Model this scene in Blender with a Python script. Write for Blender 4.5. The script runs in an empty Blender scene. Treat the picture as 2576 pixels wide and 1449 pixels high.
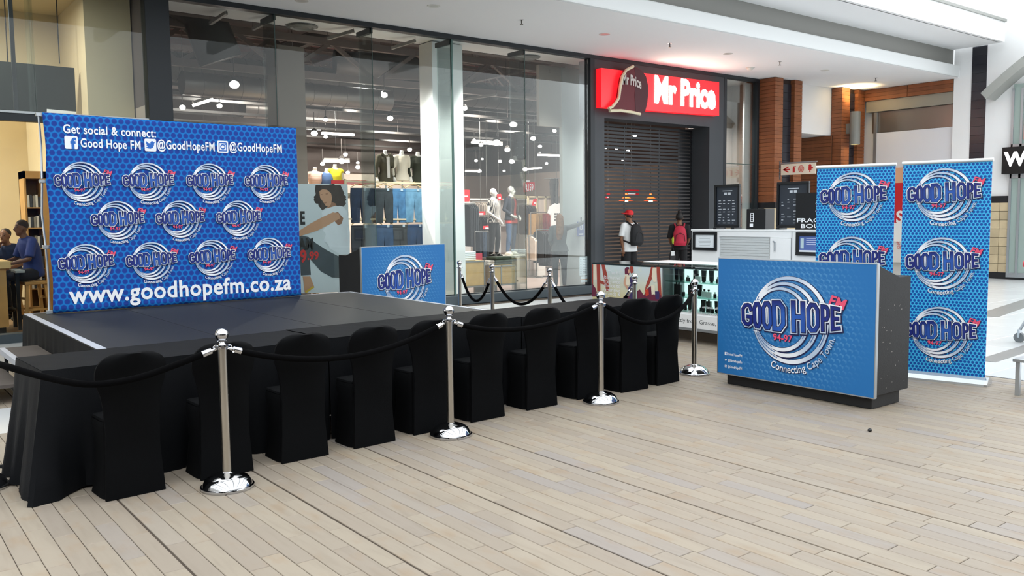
import bpy, bmesh, math, random
from mathutils import Vector, Matrix
random.seed(7)
SC = bpy.context.scene
COL = SC.collection
# ------------------------------------------------------------------ camera
IW, IH = 2576, 1449
FPX, PITCH, ROLL, YAW, CAMH = 2169.83, 0.0825668, -0.0105146, 0.662681, 1.62
_fw = Vector((math.sin(YAW)*math.cos(PITCH), math.cos(YAW)*math.cos(PITCH), -math.sin(PITCH)))
_r0 = Vector((math.cos(YAW), -math.sin(YAW), 0)); _u0 = _r0.cross(_fw)
_rt = math.cos(ROLL)*_r0 + math.sin(ROLL)*_u0
_up = -math.sin(ROLL)*_r0 + math.cos(ROLL)*_u0
CAMP = Vector((0, 0, CAMH))
cam_data = bpy.data.cameras.new('camera')
cam_data.sensor_width = 36.0; cam_data.lens = FPX/IW*36.0
cam_data.clip_start = 0.05; cam_data.clip_end = 300
cam = bpy.data.objects.new('camera', cam_data); COL.objects.link(cam)
_m = Matrix((_rt, _up, -_fw)).transposed().to_4x4(); _m.translation = CAMP
cam.matrix_world = _m
SC.camera = cam
def _ray(x, y): return (x-IW/2)/FPX*_rt - (y-IH/2)/FPX*_up + _fw
def onY(x, y, Y): d = _ray(x, y); return CAMP + d*(Y/d.y)
def onX(x, y, X): d = _ray(x, y); return CAMP + d*(X/d.x)
def onZ(x, y, Z=0.0): d = _ray(x, y); return CAMP + d*((Z-CAMH)/d.z)
def proj(p):
    v = Vector(p)-CAMP; w = v.dot(_fw)
    return (IW/2+FPX*v.dot(_rt)/w, IH/2-FPX*v.dot(_up)/w, w)
# ------------------------------------------------------------------ sky seen through the glazed roof, exposure
world = bpy.data.worlds.new('world'); SC.world = world; world.use_nodes = True
_bg = world.node_tree.nodes['Background']
_bg.inputs[0].default_value = (0.93, 0.97, 1.0, 1); _bg.inputs[1].default_value = 1.1
SC.view_settings.view_transform = 'Standard'; SC.view_settings.look = 'None'
SC.view_settings.gamma = 1.0; SC.view_settings.use_curve_mapping = False
SC.view_settings.exposure = 1.36
SC.cycles.max_bounces = 6; SC.cycles.transparent_max_bounces = 24
SC.cycles.diffuse_bounces = 3; SC.cycles.glossy_bounces = 3
SC.cycles.use_adaptive_sampling = True; SC.cycles.adaptive_threshold = .045
SC.cycles.caustics_reflective = False; SC.cycles.caustics_refractive = False
# ------------------------------------------------------------------ materials
def lin(h):
    h = h.lstrip('#'); h = ''.join(c*2 for c in h) if len(h) == 3 else h; o = []
    for i in (0, 2, 4):
        c = int(h[i:i+2], 16)/255; o.append(c/12.92 if c <= .04045 else ((c+.055)/1.055)**2.4)
    return (*o, 1)
_MC = {}
def mat(key, col='#888888', rough=.6, metal=0., noise=None, bump=None, spec=.5, emit=None, rand=0., alpha=1., coat=0., sheen=0.):
    """noise=(scale, amount) colour mottling; bump=(scale, strength); emit=(hex, strength); rand=value spread per piece"""
    if key in _MC: return _MC[key]
    m = bpy.data.materials.new(key); m.use_nodes = True; nt = m.node_tree; N = nt.nodes; L = nt.links
    b = N['Principled BSDF']; c = lin(col)
    b.inputs['Base Color'].default_value = c; b.inputs['Roughness'].default_value = rough
    b.inputs['Metallic'].default_value = metal; b.inputs['Specular IOR Level'].default_value = spec
    if coat: b.inputs['Coat Weight'].default_value = coat; b.inputs['Coat Roughness'].default_value = .05
    if sheen: b.inputs['Sheen Weight'].default_value = sheen
    if alpha < 1: b.inputs['Alpha'].default_value = alpha
    if emit:
        b.inputs['Emission Color'].default_value = lin(emit[0]); b.inputs['Emission Strength'].default_value = emit[1]
    tc = None
    if noise or bump:
        tc = N.new('ShaderNodeTexCoord')
    src = None
    if noise:
        t = N.new('ShaderNodeTexNoise'); t.inputs['Scale'].default_value = noise[0]; t.inputs['Detail'].default_value = 5
        L.new(tc.outputs['Object'], t.inputs['Vector'])
        mr = N.new('ShaderNodeMapRange'); mr.inputs[1].default_value = .25; mr.inputs[2].default_value = .75
        mr.inputs[3].default_value = 1-noise[1]; mr.inputs[4].default_value = 1+noise[1]
        L.new(t.outputs[0], mr.inputs[0]); src = mr.outputs[0]
    if rand:
        oi = N.new('ShaderNodeObjectInfo'); ge = N.new('ShaderNodeNewGeometry')
        ad = N.new('ShaderNodeMath'); ad.operation = 'ADD'
        L.new(oi.outputs['Random'], ad.inputs[0]); L.new(ge.outputs['Random Per Island'], ad.inputs[1])
        fr = N.new('ShaderNodeMath'); fr.operation = 'FRACT'; L.new(ad.outputs[0], fr.inputs[0])
        mr = N.new('ShaderNodeMapRange'); mr.inputs[3].default_value = 1-rand; mr.inputs[4].default_value = 1+rand
        L.new(fr.outputs[0], mr.inputs[0])
        if src:
            mu = N.new('ShaderNodeMath'); mu.operation = 'MULTIPLY'; L.new(src, mu.inputs[0]); L.new(mr.outputs[0], mu.inputs[1]); src = mu.outputs[0]
        else: src = mr.outputs[0]
    if src:
        vm = N.new('ShaderNodeVectorMath'); vm.operation = 'SCALE'; vm.inputs[0].default_value = c[:3]
        L.new(src, vm.inputs['Scale']); L.new(vm.outputs[0], b.inputs['Base Color'])
    if bump:
        t2 = N.new('ShaderNodeTexNoise'); t2.inputs['Scale'].default_value = bump[0]; t2.inputs['Detail'].default_value = 3
        L.new(tc.outputs['Object'], t2.inputs['Vector'])
        bp = N.new('ShaderNodeBump'); bp.inputs['Strength'].default_value = bump[1]; bp.inputs['Distance'].default_value = .01
        L.new(t2.outputs[0], bp.inputs['Height']); L.new(bp.outputs[0], b.inputs['Normal'])
    _MC[key] = m; return m
def glass(key, tint=(.93, .97, .955), refl=1.0, rough=0.0):
    if key in _MC: return _MC[key]
    m = bpy.data.materials.new(key); m.use_nodes = True; nt = m.node_tree; N = nt.nodes; L = nt.links
    N.remove(N['Principled BSDF']); out = N['Material Output']
    tr = N.new('ShaderNodeBsdfTransparent'); tr.inputs[0].default_value = (*tint, 1)
    gl = N.new('ShaderNodeBsdfGlossy'); gl.inputs['Roughness'].default_value = rough
    fr = N.new('ShaderNodeFresnel'); fr.inputs[0].default_value = 1.45
    mu = N.new('ShaderNodeMath'); mu.operation = 'MULTIPLY'; mu.inputs[1].default_value = refl
    L.new(fr.outputs[0], mu.inputs[0])
    mx = N.new('ShaderNodeMixShader'); L.new(mu.outputs[0], mx.inputs[0]); L.new(tr.outputs[0], mx.inputs[1]); L.new(gl.outputs[0], mx.inputs[2])
    L.new(mx.outputs[0], out.inputs[0]); _MC[key] = m; return m
class NT:
    """tiny expression helper for shader maths"""
    def __init__(s, key, rough=.5, spec=.4):
        s.m = bpy.data.materials.new(key); s.m.use_nodes = True; s.t = s.m.node_tree; s.b = s.t.nodes['Principled BSDF']
        s.b.inputs['Roughness'].default_value = rough; s.b.inputs['Specular IOR Level'].default_value = spec
        _MC[key] = s.m
    def n(s, k): return s.t.nodes.new(k)
    def f(s, op, a, b=None, c=None):
        x = s.n('ShaderNodeMath'); x.operation = op
        for i, v in enumerate((a, b, c)):
            if v is None: continue
            if isinstance(v, (int, float)): x.inputs[i].default_value = v
            else: s.t.links.new(v, x.inputs[i])
        return x.outputs[0]
    def xyz(s):
        tc = s.n('ShaderNodeTexCoord'); sp = s.n('ShaderNodeSeparateXYZ'); s.t.links.new(tc.outputs['Object'], sp.inputs[0]); return sp.outputs
    def ss(s, v, a, b):
        x = s.n('ShaderNodeMapRange'); x.interpolation_type = 'SMOOTHSTEP'; x.inputs[1].default_value = a; x.inputs[2].default_value = b
        s.t.links.new(v, x.inputs[0]); return x.outputs[0]
    def mix(s, fac, a, b):
        x = s.n('ShaderNodeMix'); x.data_type = 'RGBA'
        s.t.links.new(fac, x.inputs[0]) if not isinstance(fac, (int, float)) else setattr(x.inputs[0], 'default_value', fac)
        for i, v in ((6, a), (7, b)):
            if isinstance(v, str): x.inputs[i].default_value = lin(v)
            else: s.t.links.new(v, x.inputs[i])
        return x.outputs[2]
    def out(s, c): s.t.links.new(c, s.b.inputs['Base Color']); return s.m
    def hexcell(s, x, y, sp):
        """distance to the nearest dot centre (dots) and to the nearest cell edge (0 at edge), lattice spacing sp"""
        X = s.f('DIVIDE', x, sp); Y = s.f('DIVIDE', y, sp)
        R3 = math.sqrt(3); res = []
        for ox, oy in ((0, 0), (.5, R3/2)):
            ax = s.f('SUBTRACT', X, ox); ay = s.f('SUBTRACT', Y, oy)
            ax = s.f('ABSOLUTE', s.f('SUBTRACT', ax, s.f('ROUND', ax)))
            q = s.f('DIVIDE', ay, R3); ay = s.f('ABSOLUTE', s.f('MULTIPLY', s.f('SUBTRACT', q, s.f('ROUND', q)), R3))
            d = s.f('SQRT', s.f('ADD', s.f('MULTIPLY', ax, ax), s.f('MULTIPLY', ay, ay)))
            h = s.f('MAXIMUM', ax, s.f('ADD', s.f('MULTIPLY', ax, .5), s.f('MULTIPLY', ay, R3/2)))
            res.append((d, h))
        return s.f('MINIMUM', res[0][0], res[1][0]), s.f('SUBTRACT', .5, s.f('MINIMUM', res[0][1], res[1][1]))
# ------------------------------------------------------------------ mesh helpers
class MB:
    def __init__(s): s.v = []; s.f = []; s.mi = []; s.cur = 0
    def add(s, vs, fs):
        o = len(s.v); s.v += [tuple(v) for v in vs]
        for f in fs: s.f.append(tuple(i+o for i in f)); s.mi.append(s.cur)
        return s
    def box(s, x0, x1, y0, y1, z0, z1):
        if x0 > x1: x0, x1 = x1, x0
        if y0 > y1: y0, y1 = y1, y0
        if z0 > z1: z0, z1 = z1, z0
        vs = [(x, y, z) for z in (z0, z1) for y in (y0, y1) for x in (x0, x1)]
        return s.add(vs, [(0, 2, 3, 1), (4, 5, 7, 6), (0, 1, 5, 4), (2, 6, 7, 3), (0, 4, 6, 2), (1, 3, 7, 5)])
    def bar(s, a, b, w, h=None, up=(0, 0, 1)):
        h = h or w; a = Vector(a); b = Vector(b); d = (b-a).normalized(); u = Vector(up)
        if abs(d.dot(u)) > .98: u = Vector((1, 0, 0))
        r = d.cross(u).normalized(); u = r.cross(d).normalized()
        vs = [p + r*(i*w/2) + u*(j*h/2) for p in (a, b) for i, j in ((-1, -1), (1, -1), (1, 1), (-1, 1))]
        return s.add(vs, [(0, 1, 2, 3), (7, 6, 5, 4), (0, 4, 5, 1), (1, 5, 6, 2), (2, 6, 7, 3), (3, 7, 4, 0)])
    def tube(s, pts, r, n=8, caps=True):
        P = [Vector(p) for p in pts]; rr = r if isinstance(r, (list, tuple)) else [r]*len(P)
        rings = []; nrm = None
        for i, p in enumerate(P):
            d = (P[min(i+1, len(P)-1)]-P[max(i-1, 0)]).normalized()
            if nrm is None:
                nrm = Vector((0, 0, 1)) if abs(d.z) < .9 else Vector((1, 0, 0))
            nrm = (nrm-d*nrm.dot(d)).normalized(); bi = d.cross(nrm)
            rings.append([p+(nrm*math.cos(2*math.pi*k/n)+bi*math.sin(2*math.pi*k/n))*rr[i] for k in range(n)])
        vs = [v for ring in rings for v in ring]
        fs = [(i*n+k, i*n+(k+1) % n, (i+1)*n+(k+1) % n, (i+1)*n+k) for i in range(len(P)-1) for k in range(n)]
        if caps: fs += [tuple(range(n-1, -1, -1)), tuple((len(P)-1)*n+k for k in range(n))]
        return s.add(vs, fs)
    def cyl(s, a, b, r, r2=None, n=16): return s.tube([a, b], [r, r if r2 is None else r2], n)
    def lathe(s, prof, c=(0, 0, 0), n=24, cap=True):
        vs = [(c[0]+r*math.cos(2*math.pi*k/n), c[1]+r*math.sin(2*math.pi*k/n), c[2]+z) for r, z in prof for k in range(n)]
        m = len(prof)
        fs = [(i*n+k, i*n+(k+1) % n, (i+1)*n+(k+1) % n, (i+1)*n+k) for i in range(m-1) for k in range(n)]
        if cap: fs += [tuple(range(n-1, -1, -1)), tuple((m-1)*n+k for k in range(n))]
        return s.add(vs, fs)
    def prism(s, pts, off):
        """polygon of 3D points extruded by the vector off"""
        n = len(pts); P = [Vector(p) for p in pts]; o = Vector(off)
        return s.add(P+[p+o for p in P], [tuple(range(n)), tuple(range(2*n-1, n-1, -1))] +
                     [(i, i+n, (i+1) % n+n, (i+1) % n) for i in range(n)])
    def ell(s, c, r, n=12, m=8):
        prof = [(math.sin(math.pi*i/m), -math.cos(math.pi*i/m)) for i in range(m+1)]
        vs = [(c[0]+r[0]*a*math.cos(2*math.pi*k/n), c[1]+r[1]*a*math.sin(2*math.pi*k/n), c[2]+r[2]*b) for a, b in prof for k in range(n)]
        return s.add(vs, [(i*n+k, i*n+(k+1) % n, (i+1)*n+(k+1) % n, (i+1)*n+k) for i in range(m) for k in range(n)])
    def mesh(s, name, mats, smooth=False, fix=True, bevel=0):
        me = bpy.data.meshes.new(name); me.from_pydata(s.v, [], s.f)
        if not isinstance(mats, (list, tuple)): mats = [mats]
        for m in mats: me.materials.append(m)
        for p, i in zip(me.polygons, s.mi): p.material_index = min(i, len(mats)-1)
        if fix or bevel:
            bm = bmesh.new(); bm.from_mesh(me)
            if fix:
                bmesh.ops.remove_doubles(bm, verts=bm.verts, dist=1e-6)
                bmesh.ops.recalc_face_normals(bm, faces=bm.faces)
            if bevel:
                ed = [e for e in bm.edges if len(e.link_faces) == 2 and e.calc_face_angle(0) > .5]
                bmesh.ops.bevel(bm, geom=ed, offset=bevel, segments=1 if bevel < .006 else 2, affect='EDGES', profile=.5, clamp_overlap=True)
            bm.to_mesh(me); bm.free()
        if smooth:
            for p in me.polygons: p.use_smooth = True
            try: me.set_sharp_from_angle(angle=math.radians(38))
            except Exception: pass
        me.update(); return me
    def obj(s, name, mats, parent=None, smooth=False, bevel=0, fix=True, loc=None, **tags):
        return link(name, s.mesh(name, mats, smooth, fix, bevel), parent, loc, **tags)
def link(name, me, parent=None, loc=None, rotz=None, **tags):
    o = bpy.data.objects.new(name, me); COL.objects.link(o)
    if parent: o.parent = parent
    if loc is not None: o.location = loc
    if rotz is not None: o.rotation_euler = (0, 0, rotz)
    for k, v in tags.items():
        if v is not None: o[{'cat': 'category'}.get(k, k)] = v
    return o
def thing(name, label, cat, loc=(0, 0, 0), rotz=0, group=None):
    return link(name, None, None, loc, rotz, label=label, cat=cat, group=group)
def dup(root, loc, rotz=None, label=None, group=None):
    r = root.copy(); COL.objects.link(r); r.location = loc
    if rotz is not None: r.rotation_euler = (0, 0, rotz)
    if label: r['label'] = label
    if group: r['group'] = group
    for ch in root.children:
        c = ch.copy(); COL.objects.link(c); c.parent = r
        for g in ch.children:
            d = g.copy(); COL.objects.link(d); d.parent = c
    return r
def struct(name, mb, m, parent=None, **k):
    return mb.obj(name, m, parent, kind='structure', **k) if parent is None else mb.obj(name, m, parent, **k)
def textmesh(s, size=1., bold=0., align='CENTER', shear=0., space=1., res=3, xs=1.):
    cu = bpy.data.curves.new('lettering', 'FONT'); cu.body = s; cu.size = size; cu.align_x = align; cu.offset = bold*size
    cu.shear = shear; cu.space_character = space; cu.resolution_u = res; cu.fill_mode = 'BOTH'
    ob = bpy.data.objects.new('lettering', cu)
    me = bpy.data.meshes.new_from_object(ob)
    vs = [(v.co.x*xs, v.co.y) for v in me.vertices]; fs = [tuple(p.vertices) for p in me.polygons]
    bpy.data.objects.remove(ob); bpy.data.curves.remove(cu); bpy.data.meshes.remove(me)
    return vs, fs
def addtext(mb, s, cx, cz, h, y=-.002, warp=None, fit=None, **k):
    """flat lettering in a panel's local frame (x right, z up, facing -y); h = height of a capital; fit = width"""
    vs, fs = textmesh(s, size=h/.682, **k)
    if fit and vs:
        x0 = min(v[0] for v in vs); x1 = max(v[0] for v in vs); q = fit/(x1-x0)
        al = k.get('align', 'CENTER'); vs = [(v[0]*q, v[1]) for v in vs]
    if warp: vs = [warp(*v) for v in vs]
    mb.add([(cx+a, y, cz+b) for a, b in vs], fs)
    return mb
# ================================================================== SETTING
WHITE = mat('white_paint', '#f3f4f4', .75, noise=(1.5, .02))
CEIL = mat('ceiling_paint', '#f3f4f5', .85)
BAND = mat('grey_band', '#8d8d89', .8)  # one flat grey for the set-back band above the beam
DARK = mat('charcoal_frame', '#22282d', .45, spec=.4)
PORTAL = mat('portal_cladding', '#3b4045', .55, noise=(3, .05))
SILL = mat('sill_slate', '#39444a', .5, noise=(4, .08))
GREYT = mat('pale_floor_tile', '#d8dbdc', .22, rand=.03, noise=(2, .03), spec=.5)
GLASS = glass('shop_glass', (.95, .98, .97), .5)
FINGL = glass('fin_glass', (.93, .975, .96), .6)
CREAM = mat('cafe_cream_paint', '#e0d0ac', .8, noise=(2, .03))
CREAM2 = mat('cafe_bulkhead_paint', '#d8caa8', .8)
STOREW = mat('store_wall_paint', '#b5a79c', .8, noise=(1, .04))
STORED = mat('store_ceiling_paint', '#5d5350', .85, noise=(2, .1))
# --- plank floor: timber-look ceramic planks between dark expansion joints
def _plankmat():
    t = NT('ceramic_plank', .42, .35); X, Y, Z = t.xyz()
    oi = t.n('ShaderNodeObjectInfo'); ge = t.n('ShaderNodeNewGeometry')
    r = t.f('FRACT', t.f('ADD', oi.outputs['Random'], ge.outputs['Random Per Island']))
    mp = t.n('ShaderNodeCombineXYZ')
    t.t.links.new(t.f('MULTIPLY', X, 22.), mp.inputs[0]); t.t.links.new(t.f('MULTIPLY', Y, 2.5), mp.inputs[1]); t.t.links.new(t.f('MULTIPLY', r, 50.), mp.inputs[2])
    no = t.n('ShaderNodeTexNoise'); no.inputs['Scale'].default_value = 1.; no.inputs['Detail'].default_value = 6; t.t.links.new(mp.outputs[0], no.inputs['Vector'])
    n2 = t.n('ShaderNodeTexNoise'); n2.inputs['Scale'].default_value = 1.2; n2.inputs['Detail'].default_value = 4
    mp2 = t.n('ShaderNodeCombineXYZ'); t.t.links.new(t.f('MULTIPLY', X, 6.), mp2.inputs[0]); t.t.links.new(t.f('MULTIPLY', Y, 3.), mp2.inputs[1]); t.t.links.new(t.f('MULTIPLY', r, 31.), mp2.inputs[2])
    t.t.links.new(mp2.outputs[0], n2.inputs['Vector'])
    a = t.mix(r, '#958a7d', '#9f9484')
    r2 = t.f('FRACT', t.f('MULTIPLY', r, 7.31))
    a = t.mix(t.ss(r2, .75, 1.), a, '#958d86')
    a = t.mix(t.f('MULTIPLY', t.ss(n2.outputs[0], .5, .75), .45), a, '#977f64')
    a = t.mix(t.f('MULTIPLY', t.ss(no.outputs[0], .45, .8), .3), a, '#796e60')
    t.t.links.new(t.f('ADD', t.f('MULTIPLY', n2.outputs[0], .25), .42), t.b.inputs['Roughness'])
    return t.out(a)
PLANK = _plankmat()
GROUT = mat('dark_grout', '#4a4036', .9, noise=(8, .2))
mb = MB(); mb.box(-14, 24, -9.3, 31, -.2, -.006)
FLOOR = struct('floor', mb, GROUT)
def plankbox(mb, x0, x1, y0, y1, z=0., d=.006, c=.0025):
    vs = [(x0, y0, z-d), (x1, y0, z-d), (x1, y1, z-d), (x0, y1, z-d), (x0, y0, z-c), (x1, y0, z-c), (x1, y1, z-c), (x0, y1, z-c),
          (x0+c, y0+c, z), (x1-c, y0+c, z), (x1-c, y1-c, z), (x0+c, y1-c, z)]
    fs = []
    for k in (0, 4): fs += [(k+i, k+(i+1) % 4, k+4+(i+1) % 4, k+4+i) for i in range(4)]
    return mb.add(vs, fs+[(8, 9, 10, 11)])
PX1, PY1 = 8.9, 10.75
planks = []
rr = random.Random(11); k = -6
while 1.2+k*.83 < PX1:
    xj = 1.2+k*.83
    for i in range(8):
        x0 = xj+.006+i*.1025
        if x0 > PX1-.03: break
        x1 = min(x0+.0994, PX1); y = .2+rr.random()*.6
        while y < PY1:
            y1 = min(y+.6, PY1)
            if x0 < 1.28 and y1 > 7.565 and y < 8.585:
                if 7.565-y > .02: planks.append((x0, x1, y+.002, 7.563))
                if y1-8.585 > .02: planks.append((x0, x1, 8.587, y1-.002))
            else: planks.append((x0, x1, y+.002, y1-.002))
            y = y1
    k += 1
def _area(p):
    c = proj(((p[0]+p[1])/2, (p[2]+p[3])/2, 0))
    if c[2] < .5 or not (-40 < c[0] < IW+40 and 820 < c[1] < IH+30): return 1e9
    cx_, cy_ = (p[0]+p[1])/2, (p[2]+p[3])/2
    if cy_ > 5.5 and .9 < cx_ < 6.5: return 500+c[2]
    return c[2]
planks.sort(key=_area)
_one = plankbox(MB(), -.0497, .0497, -.298, .298).mesh('plank', PLANK)
for p in planks[:300]:
    full = abs(p[3]-p[2]-.596) < 1e-3 and abs(p[1]-p[0]-.0994) < 1e-3
    if full: link('plank', _one, FLOOR, ((p[0]+p[1])/2, (p[2]+p[3])/2, rr.uniform(-.0006, .0006)))
    else: plankbox(MB(), *p).obj('plank', PLANK, FLOOR)
mb = MB()
for p in planks[300:]: plankbox(mb, *p)
mb.obj('plank_field', PLANK, FLOOR, kind='stuff', fix=False)
# --- pale tile floor of the walkway around the plank field
_t = plankbox(MB(), -.498, .498, -.498, .498, c=.002).mesh('tile', GREYT)
for i in range(14):
    for j in range(13):
        x, y = 9.42+i, 1.3+j
        if y > 13.1: continue
        link('tile', _t, FLOOR, (x, y, 0))
_t2 = plankbox(MB(), -.498, .498, -.6, .6, c=.002).mesh('tile', GREYT)
for i in range(13):
    for j in range(2): link('tile', _t2, FLOOR, (-3.55+i*1.0, 11.37+j*1.205, 0))
plankbox(MB(), -3.78, 1.305, 7.567, 8.583).obj('tile', GREYT, FLOOR)
GBAND = mat('grey_floor_band', '#8b8a88', .3, noise=(3, .06))
mb = MB(); a = onZ(2480, 909); b = onZ(2640, 858); mb.bar((a.x, a.y, .001), (b.x, b.y, .001), .2, .006); mb.obj('tile_band', GBAND, FLOOR)
mb = MB(); a = onZ(2480, 796); b = onZ(2640, 742); mb.bar((a.x, a.y, .001), (b.x, b.y, .001), .35, .006); mb.obj('tile_band', GBAND, FLOOR)
# --- walkway ceiling, beam and upper soffit
ZC, YS = 4.92, 13.25
mb = MB(); mb.box(-14, 24, 10.25, 14.4, ZC, ZC+.2); struct('ceiling', mb, CEIL)
mb = MB(); mb.box(-14, 22, 10.2, 10.5, ZC+.004, 5.21); struct('trim_1', mb, mat('beam_paint', '#dfe2e2', .8), bevel=.03)
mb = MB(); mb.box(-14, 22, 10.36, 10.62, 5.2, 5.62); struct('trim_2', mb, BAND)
mb = MB(); mb.box(-14, 21.95, 9.24, 10.7, 5.6, 5.75); struct('trim_3', mb, CEIL)
mb = MB(); mb.box(-14, 21.95, 9.16, 9.26, 5.6, 6.06); struct('trim_4', mb, WHITE)
mb = MB(); mb.box(-14, 21.95, 9.12, 9.3, 6.06, 6.12); struct('trim_5', mb, mat('coping_grey', '#9fa09c', .7))
# upper gallery wall set back behind the soffit
mb = MB(); mb.box(-14, 22, 10.55, 10.75, 5.75, 7.2); struct('wall_upper', mb, WHITE)
# --- right-hand cross wall (faces the camera side of the mall) with fascia, shutter band and hoarding
XR = 22.1
mb = MB(); mb.box(XR, XR+.3, 8.0, 10.38, 0, 7.5); struct('wall_right', mb, WHITE)
mb = MB(); mb.box(XR+.3, XR+.6, 10.2, 13.4, 0, 7.0); struct('wall_right_recess', mb, WHITE)
WOOD = mat('merbau_slat', '#8a5230', .55, rand=.14, noise=(9, .12))
def slat_run(parent, x0, x1, y0, y1, z0, z1, pitch, gap=.006, proud=.0):
    n = max(1, round((z1-z0)/pitch)); p = (z1-z0)/n
    me = MB().box(0, x1-x0, 0, y1-y0, 0, p-gap).mesh('slat', WOOD)
    for i in range(n): link('slat', me, parent, (x0, y0, z0+i*p))
fas = link('trim_6', MB().box(XR+.06, XR+.3, 10.4, 12.74, 4.62, ZC-.005).mesh('trim_6', mat('fascia_back', '#4d2b18', .7)), kind='structure')
_bm = MB().box(0, .06, 0, 1.16, 0, .094).mesh('slat', WOOD)
for i in range(3):
    for j in range(2): link('slat', _bm, fas, (XR, 10.4+j*1.17, 4.62+i*.0985))
mb = MB(); mb.box(XR+.05, XR+.3, 10.39, 12.72, 4.32, 4.615); struct('trim_7', mb, mat('shutter_box', '#9c998d', .5, metal=.3))
sh = link('roller_shutter', MB().box(XR+.17, XR+.19, 10.39, 12.6, 3.76, 4.31).mesh('backing', mat('shutter_back', '#5c5652', .4, metal=.5)), label='part-lowered silver roller shutter above the white hoarding', cat='shutter')
_sl = MB().box(0, .025, 0, 2.2, 0, .05).mesh('slat', mat('shutter_slat', '#8f8880', .3, metal=.7))
for i in range(11): link('slat', _sl, sh, (XR+.14, 10.39, 3.76+i*.05))
mb = MB(); mb.box(XR+.08, XR+.12, 10.39, 12.42, .3, 3.75); hd = mb.obj('hoarding', mat('hoarding_white', '#e2e3e8', .5), label='plain white hoarding closing the shop under the shutter', cat='hoarding')
mb = MB(); mb.box(XR+.06, XR+.12, 12.42, 12.5, 0, 4.3); mb.obj('edge_post', mat('alu_post', '#a9aeb0', .35, metal=.7), hd)
# black tile strip on the white pier
BTILE = mat('black_wall_tile', '#23242c', .25, rand=.2)
strip = link('trim_8', MB().box(XR-.004, XR, 9.60, 9.95, 2.6, 5.62).mesh('trim_8', mat('strip_grout', '#5b5c63', .8)), kind='structure')
_bt = MB().box(-.012, 0, 0, .34, 0, .205).mesh('tile', BTILE)
for i in range(14): link('tile', _bt, strip, (XR-.004, 9.605, 2.64+i*.212))
# travertine plinth of the pier and black skirting line
TRAV = mat('travertine', '#c6b593', .5, rand=.12, noise=(5, .12))
mb = MB(); mb.box(XR-.02, XR, 8.0, 9.6, 0, 1.98); pl = struct('wall_right_plinth', mb, mat('plinth_grout', '#8d8068', .8))
for i in range(8):
    for j in range(4):
        MB().box(XR-.05, XR-.015, 9.59-j*.42-.41, 9.59-j*.42, .16+i*.21, .16+i*.21+.2).obj('tile', TRAV, pl)
mb = MB(); mb.box(XR-.055, XR-.01, 8.0, 9.6, 1.83, 1.99); struct('trim_9', mb, mat('black_band', '#1b1c20', .4))
mb = MB(); mb.box(XR-.055, XR-.01, 8.0, 9.6, 0, .16); struct('baseboard_right', mb, mat('black_band', '#1b1c20', .4))
# --- timber-clad piers with black tile reveals
def pier(name, xa, xb, ga, gb, zl, zs=None):
    y0, y1 = 12.74, 13.6
    p = link(name, MB().box(xa+.03, xb-.03, y0+.12, 13.04, 0, ZC-.005).mesh(name, mat('pier_core', '#2c1c14', .8)), kind='structure')
    for (u, v) in ((xa, ga), (gb, xb)):
        if zs: slat_run(p, u, v, y0, y1-.02, zl, zs, .092); slat_run(p, u, v, y0, 13.04, zs, ZC-.006, .092)
        else: slat_run(p, u, v, y0, y1-.02, zl, ZC-.006, .092)
    me = MB().box(0, gb-ga-.004, 0, .02, 0, .2).mesh('tile', BTILE)
    for i in range(int((ZC-zl)/.208)): link('tile', me, p, (ga+.002, y0+.1, zl+i*.208))
    me = MB().box(0, (xb-xa)/2-.003, 0, .3, 0, .3).mesh('tile', TRAV)
    for i in range(6):
        for j in range(2): link('tile', me, p, (xa+j*(xb-xa)/2, y0-.02, .02+i*.29))
    MB().box(xa-.01, xb+.01, y0-.04, y1, 1.76, 1.9).obj('dado_band', mat('black_band', '#1b1c20', .4), p)
    return p
pier('wall_pier_1', 18.08, 19.2, 18.4, 18.88, 1.9)
ZB = onY(2060, 339, 13.06).z
p2 = pier('wall_pier_2', 21.0, 22.12, 21.38, 21.78, 1.9, ZB)
slat_run(p2, 20.94, 20.975, 13.0, 15.2, 1.9, ZB, .092); MB().box(20.975, 20.998, 13.0, 15.2, 0, ZB).obj('backing', mat('pier_core', '#2c1c14', .8), p2)
# bulkhead and passage between the piers
mb = MB(); mb.box(19.2, 22.4, 13.06, 15.3, ZB+.004, ZC); struct('wall_bulkhead', mb, WHITE)
mb = MB(); mb.box(18.56, 19.35, 13.62, 15.6, 0, ZC); struct('wall_passage', mb, WHITE)
mb = MB(); mb.box(19.2, 21.2, 15.4, 15.6, 0, 3.9); struct('wall_passage_end', mb, WHITE)
# --- shopfront: dark frames, glass panes, glass fins
def frame(name, *b): return struct(name, MB().box(*b), DARK, bevel=.004)
frame('trim_10', -14, 18.1, YS-.06, YS+.1, 4.84, ZC-.002)         # head frame
frame('trim_11', 3.66, 4.0, YS-.09, YS+.12, 0, 4.845)             # wide dark pier beside the cafe
frame('trim_12', 12.38, 12.5, YS-.08, YS+.12, 0, 4.845)
frame('trim_13', 16.72, 16.82, YS-.06, YS+.1, 0, 4.845)
frame('trim_14', 18.0, 18.08, YS-.06, YS+.1, 0, 4.845)
mb = MB(); mb.box(4.0, 12.38, YS-.14, YS+.16, 0, .17); struct('baseboard_shopfront', mb, SILL, bevel=.01)
mb = MB(); mb.box(-14, 3.66, YS-.1, YS+.12, 0, .12); struct('baseboard_cafe', mb, SILL)
mb = MB(); mb.box(16.82, 18.0, YS-.06, YS+.1, 0, .12); struct('baseboard_side_pane', mb, SILL)
def pane(name, x0, x1, z0, z1, y=YS): return struct(name, MB().box(x0, x1, y, y+.012, z0, z1), GLASS)
xs = [4.0, 5.64, 7.37, 9.0, 10.71, 12.38]
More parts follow.
